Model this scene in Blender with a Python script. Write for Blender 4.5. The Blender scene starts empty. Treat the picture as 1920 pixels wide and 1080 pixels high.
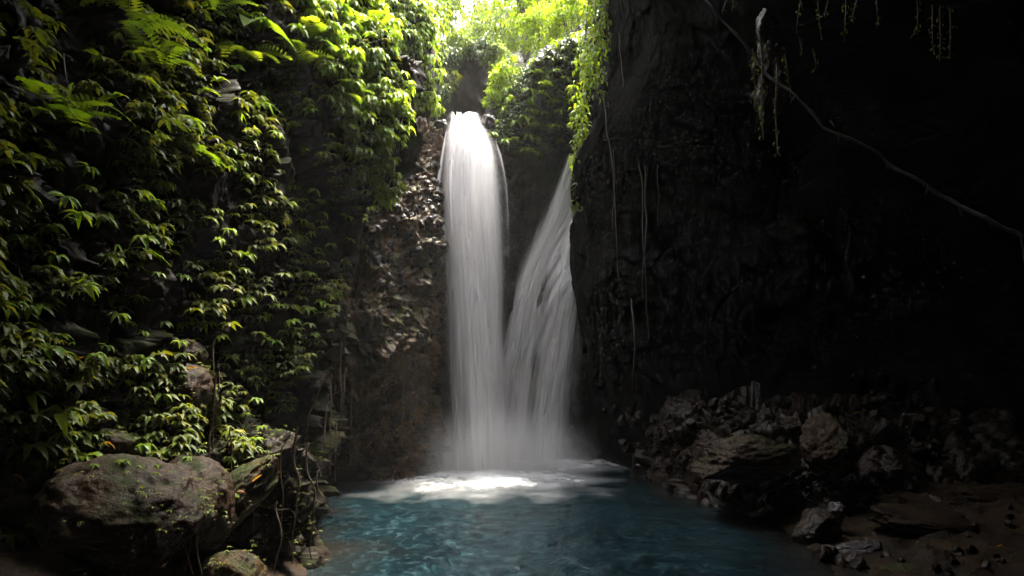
import bpy, bmesh, math, random
import numpy as np
from mathutils import Vector, Matrix, Quaternion
from mathutils.bvhtree import BVHTree

random.seed(7)
R = np.random.default_rng(11)
scene = bpy.context.scene
C = scene.collection
rad = math.radians

# ------------------------------------------------------------------ camera, sky, sun, exposure
F, HOR, CAMZ = 1280.0, 700.0, 2.2
cam_d = bpy.data.cameras.new('camera')
cam = bpy.data.objects.new('camera', cam_d); C.objects.link(cam)
cam.location = (0, 0, CAMZ); cam.rotation_euler = (rad(90), 0, 0)
cam_d.sensor_width = 36; cam_d.lens = 24; cam_d.shift_y = (HOR - 540) / 1920.0
cam_d.clip_end = 500; cam_d.clip_start = 0.05
scene.camera = cam

SUN_EL, SUN_AZ = 69.0, 26.0          # azimuth from +Y towards +X
world = bpy.data.worlds.new('World'); scene.world = world; world.use_nodes = True
wn = world.node_tree; wn.nodes.clear()
sky = wn.nodes.new('ShaderNodeTexSky'); sky.sky_type = 'NISHITA'; sky.sun_disc = False
sky.sun_elevation = rad(SUN_EL); sky.sun_rotation = rad(SUN_AZ)
sky.dust_density = 5.0; sky.ozone_density = 0.6; sky.air_density = 0.8
bg = wn.nodes.new('ShaderNodeBackground'); bg.inputs[1].default_value = 0.15
wo = wn.nodes.new('ShaderNodeOutputWorld')
hsv = wn.nodes.new('ShaderNodeHueSaturation'); hsv.inputs['Saturation'].default_value = .12      # thin bright cloud
wn.links.new(sky.outputs[0], hsv.inputs['Color']); wn.links.new(hsv.outputs[0], bg.inputs[0]); wn.links.new(bg.outputs[0], wo.inputs[0])
sd = bpy.data.lights.new('sun', 'SUN'); sd.energy = 1.3; sd.angle = rad(14); sd.color = (1.0, .89, .68)
sun = bpy.data.objects.new('sun', sd); C.objects.link(sun)
d = Vector((math.sin(rad(SUN_AZ)) * math.cos(rad(SUN_EL)), math.cos(rad(SUN_AZ)) * math.cos(rad(SUN_EL)), math.sin(rad(SUN_EL))))
sun.rotation_euler = d.to_track_quat('Z', 'Y').to_euler(); sun.location = d * 60
vs = scene.view_settings
vs.view_transform = 'Standard'; vs.look = 'None'; vs.exposure = 3.85; vs.gamma = 1; vs.use_curve_mapping = False
cy = scene.cycles
cy.use_denoising = True; cy.max_bounces = 8; cy.diffuse_bounces = 4; cy.glossy_bounces = 3
cy.transmission_bounces = 4; cy.transparent_max_bounces = 24; cy.volume_bounces = 0
cy.sample_clamp_indirect = 6; cy.caustics_reflective = False; cy.caustics_refractive = False

def W(px, py, Y):
    return Vector(((px - 960) / F * Y, Y, CAMZ + (HOR - py) / F * Y))

# ------------------------------------------------------------------ noise (numpy)
def _h(ix, iy, iz, s):
    n = (ix.astype(np.int64) * 374761393 + iy.astype(np.int64) * 668265263 + iz.astype(np.int64) * 2147483647 + s * 974634777) & 0xffffffff
    n = ((n ^ (n >> 13)) * 1274126177) & 0xffffffff
    n = ((n ^ (n >> 16)) * 2246822519) & 0xffffffff
    return ((n ^ (n >> 15)) & 0xffffff) / float(0xffffff)
def vnoise(p, s=0):
    i = np.floor(p).astype(np.int64); f = p - i; f = f * f * f * (f * (f * 6 - 15) + 10)
    x, y, z = i[:, 0], i[:, 1], i[:, 2]; o = 0
    for a in (0, 1):
        for b in (0, 1):
            for c in (0, 1):
                w = (f[:, 0] if a else 1 - f[:, 0]) * (f[:, 1] if b else 1 - f[:, 1]) * (f[:, 2] if c else 1 - f[:, 2])
                o = o + w * _h(x + a, y + b, z + c, s)
    return o * 2 - 1
def fbm(p, oct=4, s=0, g=.5):
    o = 0; a = 1
    for k in range(oct):
        o = o + a * vnoise(p * (2.03 ** k) + k * 17.3, s + k); a *= g
    return o
def facet(p, s=0, tilt=.9):
    """broken rock: every Voronoi cell is a tilted flat facet; returns (height, F2-F1)"""
    i = np.floor(p).astype(np.int64)
    d1 = np.full(len(p), 9.); d2 = np.full(len(p), 9.); hh = np.zeros(len(p))
    for a in (-1, 0, 1):
        for b in (-1, 0, 1):
            for c in (-1, 0, 1):
                x, y, z = i[:, 0] + a, i[:, 1] + b, i[:, 2] + c
                q = np.stack([x + _h(x, y, z, s), y + _h(x, y, z, s + 1), z + _h(x, y, z, s + 2)], 1)
                v = p - q; dd = np.sqrt((v * v).sum(1))
                t = np.stack([_h(x, y, z, s + 3), _h(x, y, z, s + 4), _h(x, y, z, s + 5)], 1) - .5
                h = _h(x, y, z, s + 6) - .5 + (v * t).sum(1) * 2 * tilt
                m = dd < d1
                d2 = np.where(m, d1, np.minimum(d2, dd)); hh = np.where(m, h, hh); d1 = np.where(m, dd, d1)
    return hh, d2 - d1

# ------------------------------------------------------------------ object helpers
def link(name, me, mat=None, parent=None, smooth=True):
    o = bpy.data.objects.new(name, me); C.objects.link(o)
    if mat and not me.materials: me.materials.append(mat)
    if parent: o.parent = parent
    if smooth and len(me.polygons): me.polygons.foreach_set('use_smooth', [True] * len(me.polygons))
    return o
def tag(o, label=None, cat=None, group=None, kind=None):
    if label: o['label'] = label
    if cat: o['category'] = cat
    if group: o['group'] = group
    if kind: o['kind'] = kind
    return o
def mesh_np(name, V, Fc):
    me = bpy.data.meshes.new(name)
    V = np.asarray(V, dtype=np.float32); Fc = np.asarray(Fc, dtype=np.int32)
    k = Fc.shape[1]
    me.vertices.add(len(V)); me.vertices.foreach_set('co', V.ravel())
    me.loops.add(Fc.size); me.loops.foreach_set('vertex_index', Fc.ravel())
    me.polygons.add(len(Fc)); me.polygons.foreach_set('loop_start', np.arange(0, Fc.size, k, dtype=np.int32))
    me.polygons.foreach_set('loop_total', np.full(len(Fc), k, dtype=np.int32))
    me.update(calc_edges=True); me.validate()
    return me
def grid_faces(nr, nc, flip=False):
    r, c = np.meshgrid(np.arange(nr - 1), np.arange(nc - 1), indexing='ij')
    a = (r * nc + c).ravel(); q = np.stack([a, a + 1, a + nc + 1, a + nc], 1)
    return q[:, ::-1] if flip else q
def attr(me, name, vals):
    a = me.attributes.new(name, 'FLOAT', 'POINT'); a.data.foreach_set('value', np.asarray(vals, dtype=np.float32).ravel())

def cr(P, n):
    """Catmull-Rom resample along axis 0"""
    P = np.asarray(P, float); m = len(P)
    t = np.linspace(0, m - 1, n); i = np.minimum(t.astype(int), m - 2); f = (t - i).reshape((-1,) + (1,) * (P.ndim - 1))
    g = lambda k: P[np.clip(k, 0, m - 1)]
    p0, p1, p2, p3 = g(i - 1), g(i), g(i + 1), g(i + 2)
    p0 = np.where((i == 0).reshape(f.shape), 2 * p1 - p2, p0); p3 = np.where((i == m - 2).reshape(f.shape), 2 * p2 - p1, p3)
    return .5 * (2 * p1 + (p2 - p0) * f + (2 * p0 - 5 * p1 + 4 * p2 - p3) * f ** 2 + (3 * p1 - p0 - 3 * p2 + p3) * f ** 3)
def net(rows, nr, nc):
    P = cr(rows, nr)                                    # (nr, cols, 3)
    return cr(P.transpose(1, 0, 2), nc).transpose(1, 0, 2)
def normals(G):
    du = np.gradient(G, axis=1); dv = np.gradient(G, axis=0)
    n = np.cross(du, dv); return n / (np.linalg.norm(n, axis=2, keepdims=True) + 1e-9)

def cliff(name, rows, nr, nc, mat, amp=1., seed=0, flip=False, big=.35, fscale=1.1, fine=1., pebble=0, crack=1., lump=1.):
    G = net(rows, nr, nc); N = normals(G); p = G.reshape(-1, 3); n = N.reshape(-1, 3)
    if flip: n = -n
    d = big * fbm(p * .45, 3, seed)
    h1, e1 = facet(p * fscale * np.array([1, 1, .8]) + .25 * fbm(p * 2, 2, seed + 5)[:, None], seed + 20)
    h2, e2 = facet(p * 3.1 + .2 * fbm(p * 5, 2, seed + 6)[:, None], seed + 40)
    d = d + .34 * lump * h1 - .10 * crack * np.exp(-e1 * 9) + (.12 * lump * h2 - .03 * crack * np.exp(-e2 * 10)) * fine
    h3, e3 = facet(p * 8.5 + .15 * fbm(p * 14, 2, seed + 7)[:, None], seed + 60)
    d = d + (.045 * h3 + .02 * fbm(p * 11, 3, seed + 9)) * fine
    if pebble:
        msk = np.clip(.75 + 1.2 * fbm(p * .9, 2, seed + 31), 0, 1)
        h4, e4 = facet(p * 10 + .1 * vnoise(p * 20, 3)[:, None], seed + 80)
        d = d + pebble * msk * (.06 * np.clip(e4 * 2.2, 0, 1) + .05 * h4)
    p = p + n * (d * amp)[:, None]
    me = mesh_np(name, p, grid_faces(nr, nc, flip))
    o = link(name, me, mat); o['kind'] = 'structure'
    return o

def bvh_of(o):
    me = o.data; me.calc_loop_triangles()
    vs_ = [v.co.copy() for v in me.vertices]
    return BVHTree.FromPolygons(vs_, [tuple(p.vertices) for p in me.polygons])
CAMP = Vector((0, 0, CAMZ))
def shoot(trees, px, py):
    """point on the nearest of the given rock surfaces along a sight line"""
    dr = Vector(((px - 960) / F, 1, (HOR - py) / F)).normalized(); best = None
    for t in trees:
        h = t.ray_cast(CAMP, dr, 80)
        if h[0] is not None and (best is None or h[3] < best[3]): best = h
    if best is None: return None
    n = best[1] if best[1].dot(dr) < 0 else -best[1]
    return best[0], n.normalized()

def tube_arrays(pts, radii, sides=6):
    pts = [Vector(p) for p in pts]; n = len(pts); V = []; up = Vector((0.3, 1, .2))
    for i, p in enumerate(pts):
        t = (pts[min(i + 1, n - 1)] - pts[max(i - 1, 0)]).normalized()
        a = t.cross(up).normalized(); b = t.cross(a)
        for k in range(sides):
            w = 2 * math.pi * k / sides
            V.append(p + (a * math.cos(w) + b * math.sin(w)) * radii[i])
    Fc = []
    for i in range(n - 1):
        for k in range(sides):
            k2 = (k + 1) % sides
            Fc.append((i * sides + k, i * sides + k2, (i + 1) * sides + k2, (i + 1) * sides + k))
    return [tuple(v) for v in V], Fc
def tube_mesh(name, paths, sides=6):
    """paths: list of (points, radii)"""
    V = []; Fc = []
    for pts, rr in paths:
        v, f = tube_arrays(pts, rr, sides); o = len(V); V += v; Fc += [tuple(i + o for i in q) for q in f]
    return mesh_np(name, V, Fc)

# ------------------------------------------------------------------ materials
def mat_new(name):
    m = bpy.data.materials.new(name); m.use_nodes = True; m.node_tree.nodes.clear()
    return m, m.node_tree.nodes, m.node_tree.links
def N_(ns, t, **k):
    n = ns.new(t)
    for a, b in k.items():
        if a.startswith('i_'):
            key = a[2:]; key = int(key) if key.isdigit() else key.replace('_', ' ')
            n.inputs[key].default_value = b
        else: setattr(n, a, b)
    return n
def ramp(ns, stops, interp='LINEAR'):
    r = ns.new('ShaderNodeValToRGB'); e = r.color_ramp.elements; r.color_ramp.interpolation = interp
    e[0].position, e[0].color = stops[0][0], (*stops[0][1], 1) if len(stops[0][1]) == 3 else stops[0][1]
    e[1].position, e[1].color = stops[-1][0], (*stops[-1][1], 1)
    for s in stops[1:-1]:
        x = e.new(s[0]); x.color = (*s[1], 1)
    return r
def g(v): return (v, v, v)

def rock_mat(name, dark, mid, light, moss=None, moss_amt=.5, rough=(.25, .6), scale=1., streak=0., stain=None, bump=.5, spec=.5):
    m, ns, L = mat_new(name)
    tc = ns.new('ShaderNodeNewGeometry')
    mp = N_(ns, 'ShaderNodeMapping'); mp.inputs['Scale'].default_value = (1, 1, 1 - .75 * streak); L.new(tc.outputs['Position'], mp.inputs[0])
    n1 = N_(ns, 'ShaderNodeTexNoise', i_Scale=1.6 * scale, i_Detail=8., i_Roughness=.62); L.new(mp.outputs[0], n1.inputs['Vector'])
    n2 = N_(ns, 'ShaderNodeTexNoise', i_Scale=13. * scale, i_Detail=6., i_Roughness=.65); L.new(mp.outputs[0], n2.inputs['Vector'])
    v1 = N_(ns, 'ShaderNodeTexVoronoi', i_Scale=19. * scale); v1.feature = 'F1'; L.new(tc.outputs['Position'], v1.inputs['Vector'])
    r1 = ramp(ns, [(.33, dark), (.5, mid), (.72, light)]); L.new(n1.outputs[0], r1.inputs[0])
    mx = N_(ns, 'ShaderNodeMix', data_type='RGBA', blend_type='OVERLAY'); mx.inputs[0].default_value = .75
    L.new(r1.outputs[0], mx.inputs[6]); L.new(n2.outputs[0], mx.inputs[7]); col = mx.outputs[2]
    if stain:
        n3 = N_(ns, 'ShaderNodeTexNoise', i_Scale=1.1, i_Detail=4.); L.new(mp.outputs[0], n3.inputs['Vector'])
        r3 = ramp(ns, [(.52, g(0)), (.66, g(.8))]); L.new(n3.outputs[0], r3.inputs[0])
        m3 = N_(ns, 'ShaderNodeMix', data_type='RGBA'); L.new(r3.outputs[0], m3.inputs[0]); L.new(col, m3.inputs[6]); m3.inputs[7].default_value = (*stain, 1); col = m3.outputs[2]
    rr = ramp(ns, [(.3, g(rough[0])), (.7, g(rough[1]))]); L.new(n2.outputs[0], rr.inputs[0]); rsock = rr.outputs[0]
    if moss:
        n4 = N_(ns, 'ShaderNodeTexNoise', i_Scale=1.9, i_Detail=7., i_Roughness=.7); L.new(tc.outputs['Position'], n4.inputs['Vector'])
        sp = ns.new('ShaderNodeSeparateXYZ'); L.new(tc.outputs['Normal'], sp.inputs[0])
        ad = N_(ns, 'ShaderNodeMath', operation='MULTIPLY_ADD'); L.new(sp.outputs[2], ad.inputs[0]); ad.inputs[1].default_value = .16; L.new(n4.outputs[0], ad.inputs[2])
        r4 = ramp(ns, [(.62 - .2 * moss_amt, g(0)), (.74 - .2 * moss_amt, g(1))]); L.new(ad.outputs[0], r4.inputs[0])
        m4 = N_(ns, 'ShaderNodeMix', data_type='RGBA'); L.new(r4.outputs[0], m4.inputs[0]); L.new(col, m4.inputs[6]); m4.inputs[7].default_value = (*moss, 1); col = m4.outputs[2]
        m5 = N_(ns, 'ShaderNodeMix', data_type='RGBA'); L.new(r4.outputs[0], m5.inputs[0]); L.new(rsock, m5.inputs[6]); m5.inputs[7].default_value = (.85, .85, .85, 1); rsock = m5.outputs[2]
    b = ns.new('ShaderNodeBsdfPrincipled'); L.new(col, b.inputs['Base Color']); L.new(rsock, b.inputs['Roughness'])
    b.inputs['Specular IOR Level'].default_value = spec
    b1 = N_(ns, 'ShaderNodeBump', i_Strength=bump, i_Distance=.03); L.new(n2.outputs[0], b1.inputs['Height'])
    b2 = N_(ns, 'ShaderNodeBump', i_Strength=bump * .25, i_Distance=.02); L.new(v1.outputs[0], b2.inputs['Height']); L.new(b1.outputs[0], b2.inputs['Normal'])
    L.new(b2.outputs[0], b.inputs['Normal'])
    o = ns.new('ShaderNodeOutputMaterial'); L.new(b.outputs[0], o.inputs[0])
    return m

M = {}
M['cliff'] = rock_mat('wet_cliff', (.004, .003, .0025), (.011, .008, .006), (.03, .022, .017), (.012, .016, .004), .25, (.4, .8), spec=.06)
M['buttress'] = rock_mat('pebbly_buttress', (.012, .007, .004), (.056, .031, .015), (.15, .09, .052), (.04, .042, .008), .3, (.14, .5), streak=.6, stain=(.08, .034, .010), bump=.9, spec=.2)
M['dark'] = rock_mat('shaded_cliff', (.0008, .0006, .0006), (.0016, .0012, .0011), (.003, .0022, .0019), None, 0, (.7, .95), spec=.03, streak=.5)  # shade under the overhang put into a near-black base colour
M['boulder'] = rock_mat('wet_boulder', (.008, .0045, .0025), (.025, .0135, .007), (.052, .031, .019), (.014, .018, .004), .05, (.3, .65), scale=2.0, stain=(.035, .016, .006), bump=.8, spec=.12)
M['mossrock'] = rock_mat('mossy_rock', (.008, .005, .002), (.032, .018, .005), (.07, .042, .012), (.016, .022, .004), .35, (.3, .7), scale=2., bump=.9, spec=.12)
M['stone'] = rock_mat('wet_stone', (.004, .0025, .0018), (.014, .0085, .0055), (.038, .024, .017), None, 0, (.12, .5), scale=2.2, bump=.5, spec=.16)
M['mud'] = rock_mat('brown_mud', (.006, .004, .0025), (.015, .009, .005), (.03, .018, .009), None, 0, (.45, .8), scale=1.4, bump=.6, spec=.07)
M['lip'] = rock_mat('grey_wet_rock', (.010, .008, .0085), (.035, .028, .03), (.09, .075, .08), None, 0, (.12, .4), scale=1.5, bump=.8, spec=.3)

def leaf_mat(name, cols, trans=.35, rough=.38, vein=True):
    m, ns, L = mat_new(name)
    oi = ns.new('ShaderNodeObjectInfo'); at = N_(ns, 'ShaderNodeAttribute', attribute_name='tint')
    ge = ns.new('ShaderNodeNewGeometry')
    nz = N_(ns, 'ShaderNodeTexNoise', i_Scale=2.2, i_Detail=3.); L.new(ge.outputs['Position'], nz.inputs['Vector'])
    a = N_(ns, 'ShaderNodeMath', operation='ADD'); L.new(oi.outputs['Random'], a.inputs[0]); L.new(at.outputs['Fac'], a.inputs[1])
    b_ = N_(ns, 'ShaderNodeMath', operation='MULTIPLY_ADD'); L.new(nz.outputs[0], b_.inputs[0]); b_.inputs[1].default_value = 1.2; L.new(a.outputs[0], b_.inputs[2])
    c = N_(ns, 'ShaderNodeMath', operation='FRACT'); L.new(b_.outputs[0], c.inputs[0])
    r = ramp(ns, [(i / (len(cols) - 1), k) for i, k in enumerate(cols)]); L.new(c.outputs[0], r.inputs[0])
    n2 = N_(ns, 'ShaderNodeTexNoise', i_Scale=45., i_Detail=2.); L.new(ge.outputs['Position'], n2.inputs['Vector'])
    mx = N_(ns, 'ShaderNodeMix', data_type='RGBA', blend_type='OVERLAY'); mx.inputs[0].default_value = .5
    L.new(r.outputs[0], mx.inputs[6]); L.new(n2.outputs[0], mx.inputs[7])
    b = ns.new('ShaderNodeBsdfPrincipled'); L.new(mx.outputs[2], b.inputs['Base Color'])
    b.inputs['Roughness'].default_value = rough; b.inputs['Specular IOR Level'].default_value = .28
    bp = N_(ns, 'ShaderNodeBump', i_Strength=.35, i_Distance=.006); L.new(n2.outputs[0], bp.inputs['Height']); L.new(bp.outputs[0], b.inputs['Normal'])
    t = ns.new('ShaderNodeBsdfTranslucent')
    hs = N_(ns, 'ShaderNodeMix', data_type='RGBA', blend_type='MULTIPLY'); hs.inputs[0].default_value = 1
    L.new(mx.outputs[2], hs.inputs[6]); hs.inputs[7].default_value = (2.6, 2.3, .9, 1); L.new(hs.outputs[2], t.inputs[0])
    s = N_(ns, 'ShaderNodeMixShader'); s.inputs[0].default_value = trans; L.new(b.outputs[0], s.inputs[1]); L.new(t.outputs[0], s.inputs[2])
    o = ns.new('ShaderNodeOutputMaterial'); L.new(s.outputs[0], o.inputs[0])
    return m
M['leaf'] = leaf_mat('green_leaf', [(.045, .095, .006), (.10, .165, .008), (.07, .13, .007), (.15, .20, .010), (.045, .095, .006)], .4, .55)
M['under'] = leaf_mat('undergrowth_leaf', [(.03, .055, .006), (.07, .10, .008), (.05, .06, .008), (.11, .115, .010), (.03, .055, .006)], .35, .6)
M['bright'] = leaf_mat('sunlit_leaf', [(.07, .14, .010), (.13, .195, .014), (.095, .165, .012), (.17, .225, .016), (.07, .14, .010)], .42, .5)  # sunlight put into the colour: lighter, yellower copy of the leaf
M['hill'] = leaf_mat('dimmed_leaf', [(.05, .10, .015), (.09, .13, .02), (.06, .11, .02), (.12, .15, .03), (.05, .10, .015)], .35, .6)  # leaf colours darkened to offset the strong light on the hillside
M['spur'] = leaf_mat('dull_leaf', [(.025, .05, .02), (.05, .08, .025), (.04, .06, .03), (.06, .09, .03), (.025, .05, .02)], .25)
M['deadleaf'] = leaf_mat('dead_leaf', [(.16, .06, .015), (.22, .11, .02), (.12, .045, .018), (.25, .14, .03), (.16, .06, .015)], .3, .5)

def plain(name, col, rough=.6, scale=20, var=.5):
    m, ns, L = mat_new(name); ge = ns.new('ShaderNodeNewGeometry')
    n = N_(ns, 'ShaderNodeTexNoise', i_Scale=float(scale), i_Detail=5.); L.new(ge.outputs['Position'], n.inputs['Vector'])
    r = ramp(ns, [(.3, tuple(c * (1 - var) for c in col)), (.7, tuple(c * (1 + var) for c in col))]); L.new(n.outputs[0], r.inputs[0])
    b = ns.new('ShaderNodeBsdfPrincipled'); L.new(r.outputs[0], b.inputs['Base Color']); b.inputs['Roughness'].default_value = rough
    bp = N_(ns, 'ShaderNodeBump', i_Strength=.6, i_Distance=.01); L.new(n.outputs[0], bp.inputs['Height']); L.new(bp.outputs[0], b.inputs['Normal'])
    o = ns.new('ShaderNodeOutputMaterial'); L.new(b.outputs[0], o.inputs[0]); return m
M['stem'] = plain('stem', (.045, .06, .02), .5)
M['root'] = plain('root_bark', (.085, .055, .035), .6, 30)
M['paleroot'] = plain('pale_root', (.07, .055, .045), .55, 30)
M['bark'] = plain('tree_bark', (.06, .045, .035), .8, 12)
M['vine'] = plain('twisted_vine_bark', (.03, .022, .017), .7, 40)

def water_mat():
    m, ns, L = mat_new('pool_water'); ge = ns.new('ShaderNodeNewGeometry')
    mp = ns.new('ShaderNodeMapping'); mp.inputs['Scale'].default_value = (1, .75, 1); L.new(ge.outputs['Position'], mp.inputs[0])
    n1 = N_(ns, 'ShaderNodeTexNoise', i_Scale=1.1, i_Detail=6., i_Roughness=.6, i_Distortion=.8); L.new(mp.outputs[0], n1.inputs['Vector'])
    n2 = N_(ns, 'ShaderNodeTexNoise', i_Scale=7., i_Detail=5., i_Roughness=.55, i_Distortion=1.2); L.new(mp.outputs[0], n2.inputs['Vector'])
    at = N_(ns, 'ShaderNodeAttribute', attribute_name='shallow')
    r1 = ramp(ns, [(.35, (.001, .004, .0056)), (.66, (.004, .012, .016))]); L.new(n1.outputs[0], r1.inputs[0])
    r2 = ramp(ns, [(.52, g(0)), (.72, g(1))]); L.new(n2.outputs[0], r2.inputs[0])
    m1 = N_(ns, 'ShaderNodeMix', data_type='RGBA'); L.new(r2.outputs[0], m1.inputs[0]); L.new(r1.outputs[0], m1.inputs[6]); m1.inputs[7].default_value = (.019, .043, .050, 1)
    m2 = N_(ns, 'ShaderNodeMix', data_type='RGBA'); L.new(at.outputs['Fac'], m2.inputs[0]); L.new(m1.outputs[2], m2.inputs[6]); m2.inputs[7].default_value = (.010, .008, .006, 1)
    b = ns.new('ShaderNodeBsdfPrincipled'); L.new(m2.outputs[2], b.inputs['Base Color']); b.inputs['Roughness'].default_value = .2; b.inputs['IOR'].default_value = 1.33; b.inputs['Specular IOR Level'].default_value = .3
    bp = N_(ns, 'ShaderNodeBump', i_Strength=.38, i_Distance=.05); L.new(n2.outputs[0], bp.inputs['Height']); L.new(bp.outputs[0], b.inputs['Normal'])
    o = ns.new('ShaderNodeOutputMaterial'); L.new(b.outputs[0], o.inputs[0]); return m
M['water'] = water_mat()

def silk_mat(name, lo, hi, sx=9., colr=(.94, .915, .93)):
    """falling water blurred to silk: white scattering threads with clear gaps; 'u' across, 'v' down, 'fade' = thinness at the edges"""
    m, ns, L = mat_new(name)
    u = N_(ns, 'ShaderNodeAttribute', attribute_name='u'); v = N_(ns, 'ShaderNodeAttribute', attribute_name='v'); f = N_(ns, 'ShaderNodeAttribute', attribute_name='fade')
    cb = ns.new('ShaderNodeCombineXYZ'); L.new(u.outputs['Fac'], cb.inputs[0]); L.new(v.outputs['Fac'], cb.inputs[1])
    mp = ns.new('ShaderNodeMapping'); mp.inputs['Scale'].default_value = (sx, .55, 1); L.new(cb.outputs[0], mp.inputs[0])
    n1 = N_(ns, 'ShaderNodeTexNoise', i_Scale=1., i_Detail=3., i_Roughness=.5); L.new(mp.outputs[0], n1.inputs['Vector'])
    r = ramp(ns, [(.3, g(lo)), (.66, g(hi))], 'EASE'); L.new(n1.outputs[0], r.inputs[0])
    mu = N_(ns, 'ShaderNodeMath', operation='MULTIPLY'); mu.use_clamp = True; L.new(r.outputs[0], mu.inputs[0]); L.new(f.outputs['Fac'], mu.inputs[1])
    df = ns.new('ShaderNodeBsdfDiffuse'); df.inputs[0].default_value = (*colr, 1)
    tl = ns.new('ShaderNodeBsdfTranslucent'); tl.inputs[0].default_value = (*colr, 1)
    ms = ns.new('ShaderNodeMixShader'); ms.inputs[0].default_value = .28; L.new(df.outputs[0], ms.inputs[1]); L.new(tl.outputs[0], ms.inputs[2])
    tr = ns.new('ShaderNodeBsdfTransparent')
    m2 = ns.new('ShaderNodeMixShader'); L.new(mu.outputs[0], m2.inputs[0]); L.new(tr.outputs[0], m2.inputs[1]); L.new(ms.outputs[0], m2.inputs[2])
    o = ns.new('ShaderNodeOutputMaterial'); L.new(m2.outputs[0], o.inputs[0]); return m
M['silk'] = silk_mat('silky_falling_water', .55, 1.0, 3.6)
M['veil'] = silk_mat('thin_water_veil', .05, .6, 6.)
def foam_mat():
    m, ns, L = mat_new('foam'); ge = ns.new('ShaderNodeNewGeometry'); f = N_(ns, 'ShaderNodeAttribute', attribute_name='fade')
    mp = ns.new('ShaderNodeMapping'); mp.inputs['Scale'].default_value = (1, .6, 1); L.new(ge.outputs['Position'], mp.inputs[0])
    n1 = N_(ns, 'ShaderNodeTexNoise', i_Scale=3.5, i_Detail=6., i_Roughness=.6, i_Distortion=.5); L.new(mp.outputs[0], n1.inputs['Vector'])
    r0 = ramp(ns, [(.3, g(.45)), (.65, g(1))]); L.new(n1.outputs[0], r0.inputs[0])
    ad = N_(ns, 'ShaderNodeMath', operation='MULTIPLY'); L.new(r0.outputs[0], ad.inputs[0]); L.new(f.outputs['Fac'], ad.inputs[1])
    r = ramp(ns, [(.0, g(0)), (.25, g(.12)), (.55, g(.5)), (.9, g(1))]); L.new(ad.outputs[0], r.inputs[0])
    df = ns.new('ShaderNodeBsdfDiffuse'); df.inputs[0].default_value = (.82, .83, .86, 1); tr = ns.new('ShaderNodeBsdfTransparent')
    m2 = ns.new('ShaderNodeMixShader'); L.new(r.outputs[0], m2.inputs[0]); L.new(tr.outputs[0], m2.inputs[1]); L.new(df.outputs[0], m2.inputs[2])
    o = ns.new('ShaderNodeOutputMaterial'); L.new(m2.outputs[0], o.inputs[0]); return m
M['foam'] = foam_mat()
def vol_mat(name, dens, col=(.9, .9, .92)):
    m, ns, L = mat_new(name); v = ns.new('ShaderNodeVolumePrincipled'); v.inputs['Density'].default_value = dens; v.inputs['Color'].default_value = (*col, 1)
    v.inputs['Anisotropy'].default_value = .2
    o = ns.new('ShaderNodeOutputMaterial'); L.new(v.outputs[0], o.inputs['Volume']); return m

# ------------------------------------------------------------------ ground, pool bed
POOL = np.array([(2.6, 17.4), (2.95, 14.8), (3.15, 12.4), (3.75, 10.2), (3.95, 9.2), (3.6, 8.2), (3.5, 7.2), (3.3, 5), (2.4, 3.6), (0, 3.0), (-1.6, 4.2), (-2.2, 6.5), (-2.3, 8),
                 (-3.0, 9.5), (-3.7, 11), (-3.9, 13.2), (-3.4, 14.4), (-2.4, 14.1), (-1.8, 15.2), (-1.7, 17.5), (0, 19), (2.4, 19)])
def pool_sd(P):
    """signed distance to the waterline, positive inside the pool"""
    best = np.full(len(P), 1e9); inside = np.zeros(len(P), bool); n = len(POOL)
    for i in range(n):
        a, b = POOL[i], POOL[(i + 1) % n]; e = b - a; w = P - a
        t = np.clip((w @ e) / (e @ e), 0, 1); dd = w - t[:, None] * e; best = np.minimum(best, (dd ** 2).sum(1))
        c = ((a[1] <= P[:, 1]) != (b[1] <= P[:, 1])) & (P[:, 0] < a[0] + (P[:, 1] - a[1]) * e[0] / (e[1] if e[1] else 1e-9))
        inside ^= c
    return np.where(inside, 1, -1) * np.sqrt(best)
nx, ny = 380, 460
X, Yg = np.meshgrid(np.linspace(-9, 12, nx), np.linspace(-8, 20, ny))
P2 = np.stack([X.ravel(), Yg.ravel()], 1); sd_ = pool_sd(P2); P3 = np.column_stack([P2, np.zeros(len(P2))])
n_ = fbm(P3 * .8, 3, 3); nf = fbm(P3 * 3.5, 3, 4)
right = P2[:, 0] > 1.5
slope = np.where(right, .17, .45); lim = np.where(right, .55, .9)
z = np.where(sd_ > 0, -np.minimum(sd_ * .55, 1.3), np.minimum(-sd_ * slope, lim)) + .10 * n_ * (1 - np.exp(-np.abs(sd_) * 2)) + .03 * nf
h_, e_ = facet(P3 * 1.6 + .2 * nf[:, None], 9)
z = z + np.where(sd_ < -.15, .04 * h_, 0)
# heap of bedrock at the foot of the overhang
mound = lambda cx, cy_, rx, ry, h: h * np.exp(-(((P2[:, 0] - cx) / rx) ** 2 + ((P2[:, 1] - cy_) / ry) ** 2) ** 1.6)
z = z + np.where(right & (sd_ < 0), .03 * h_ + .02 * fbm(P3 * 6, 3, 44), 0)
ground = link('ground', mesh_np('ground', np.column_stack([P2, z]), grid_faces(ny, nx)), M['mud']); ground['kind'] = 'structure'

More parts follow.
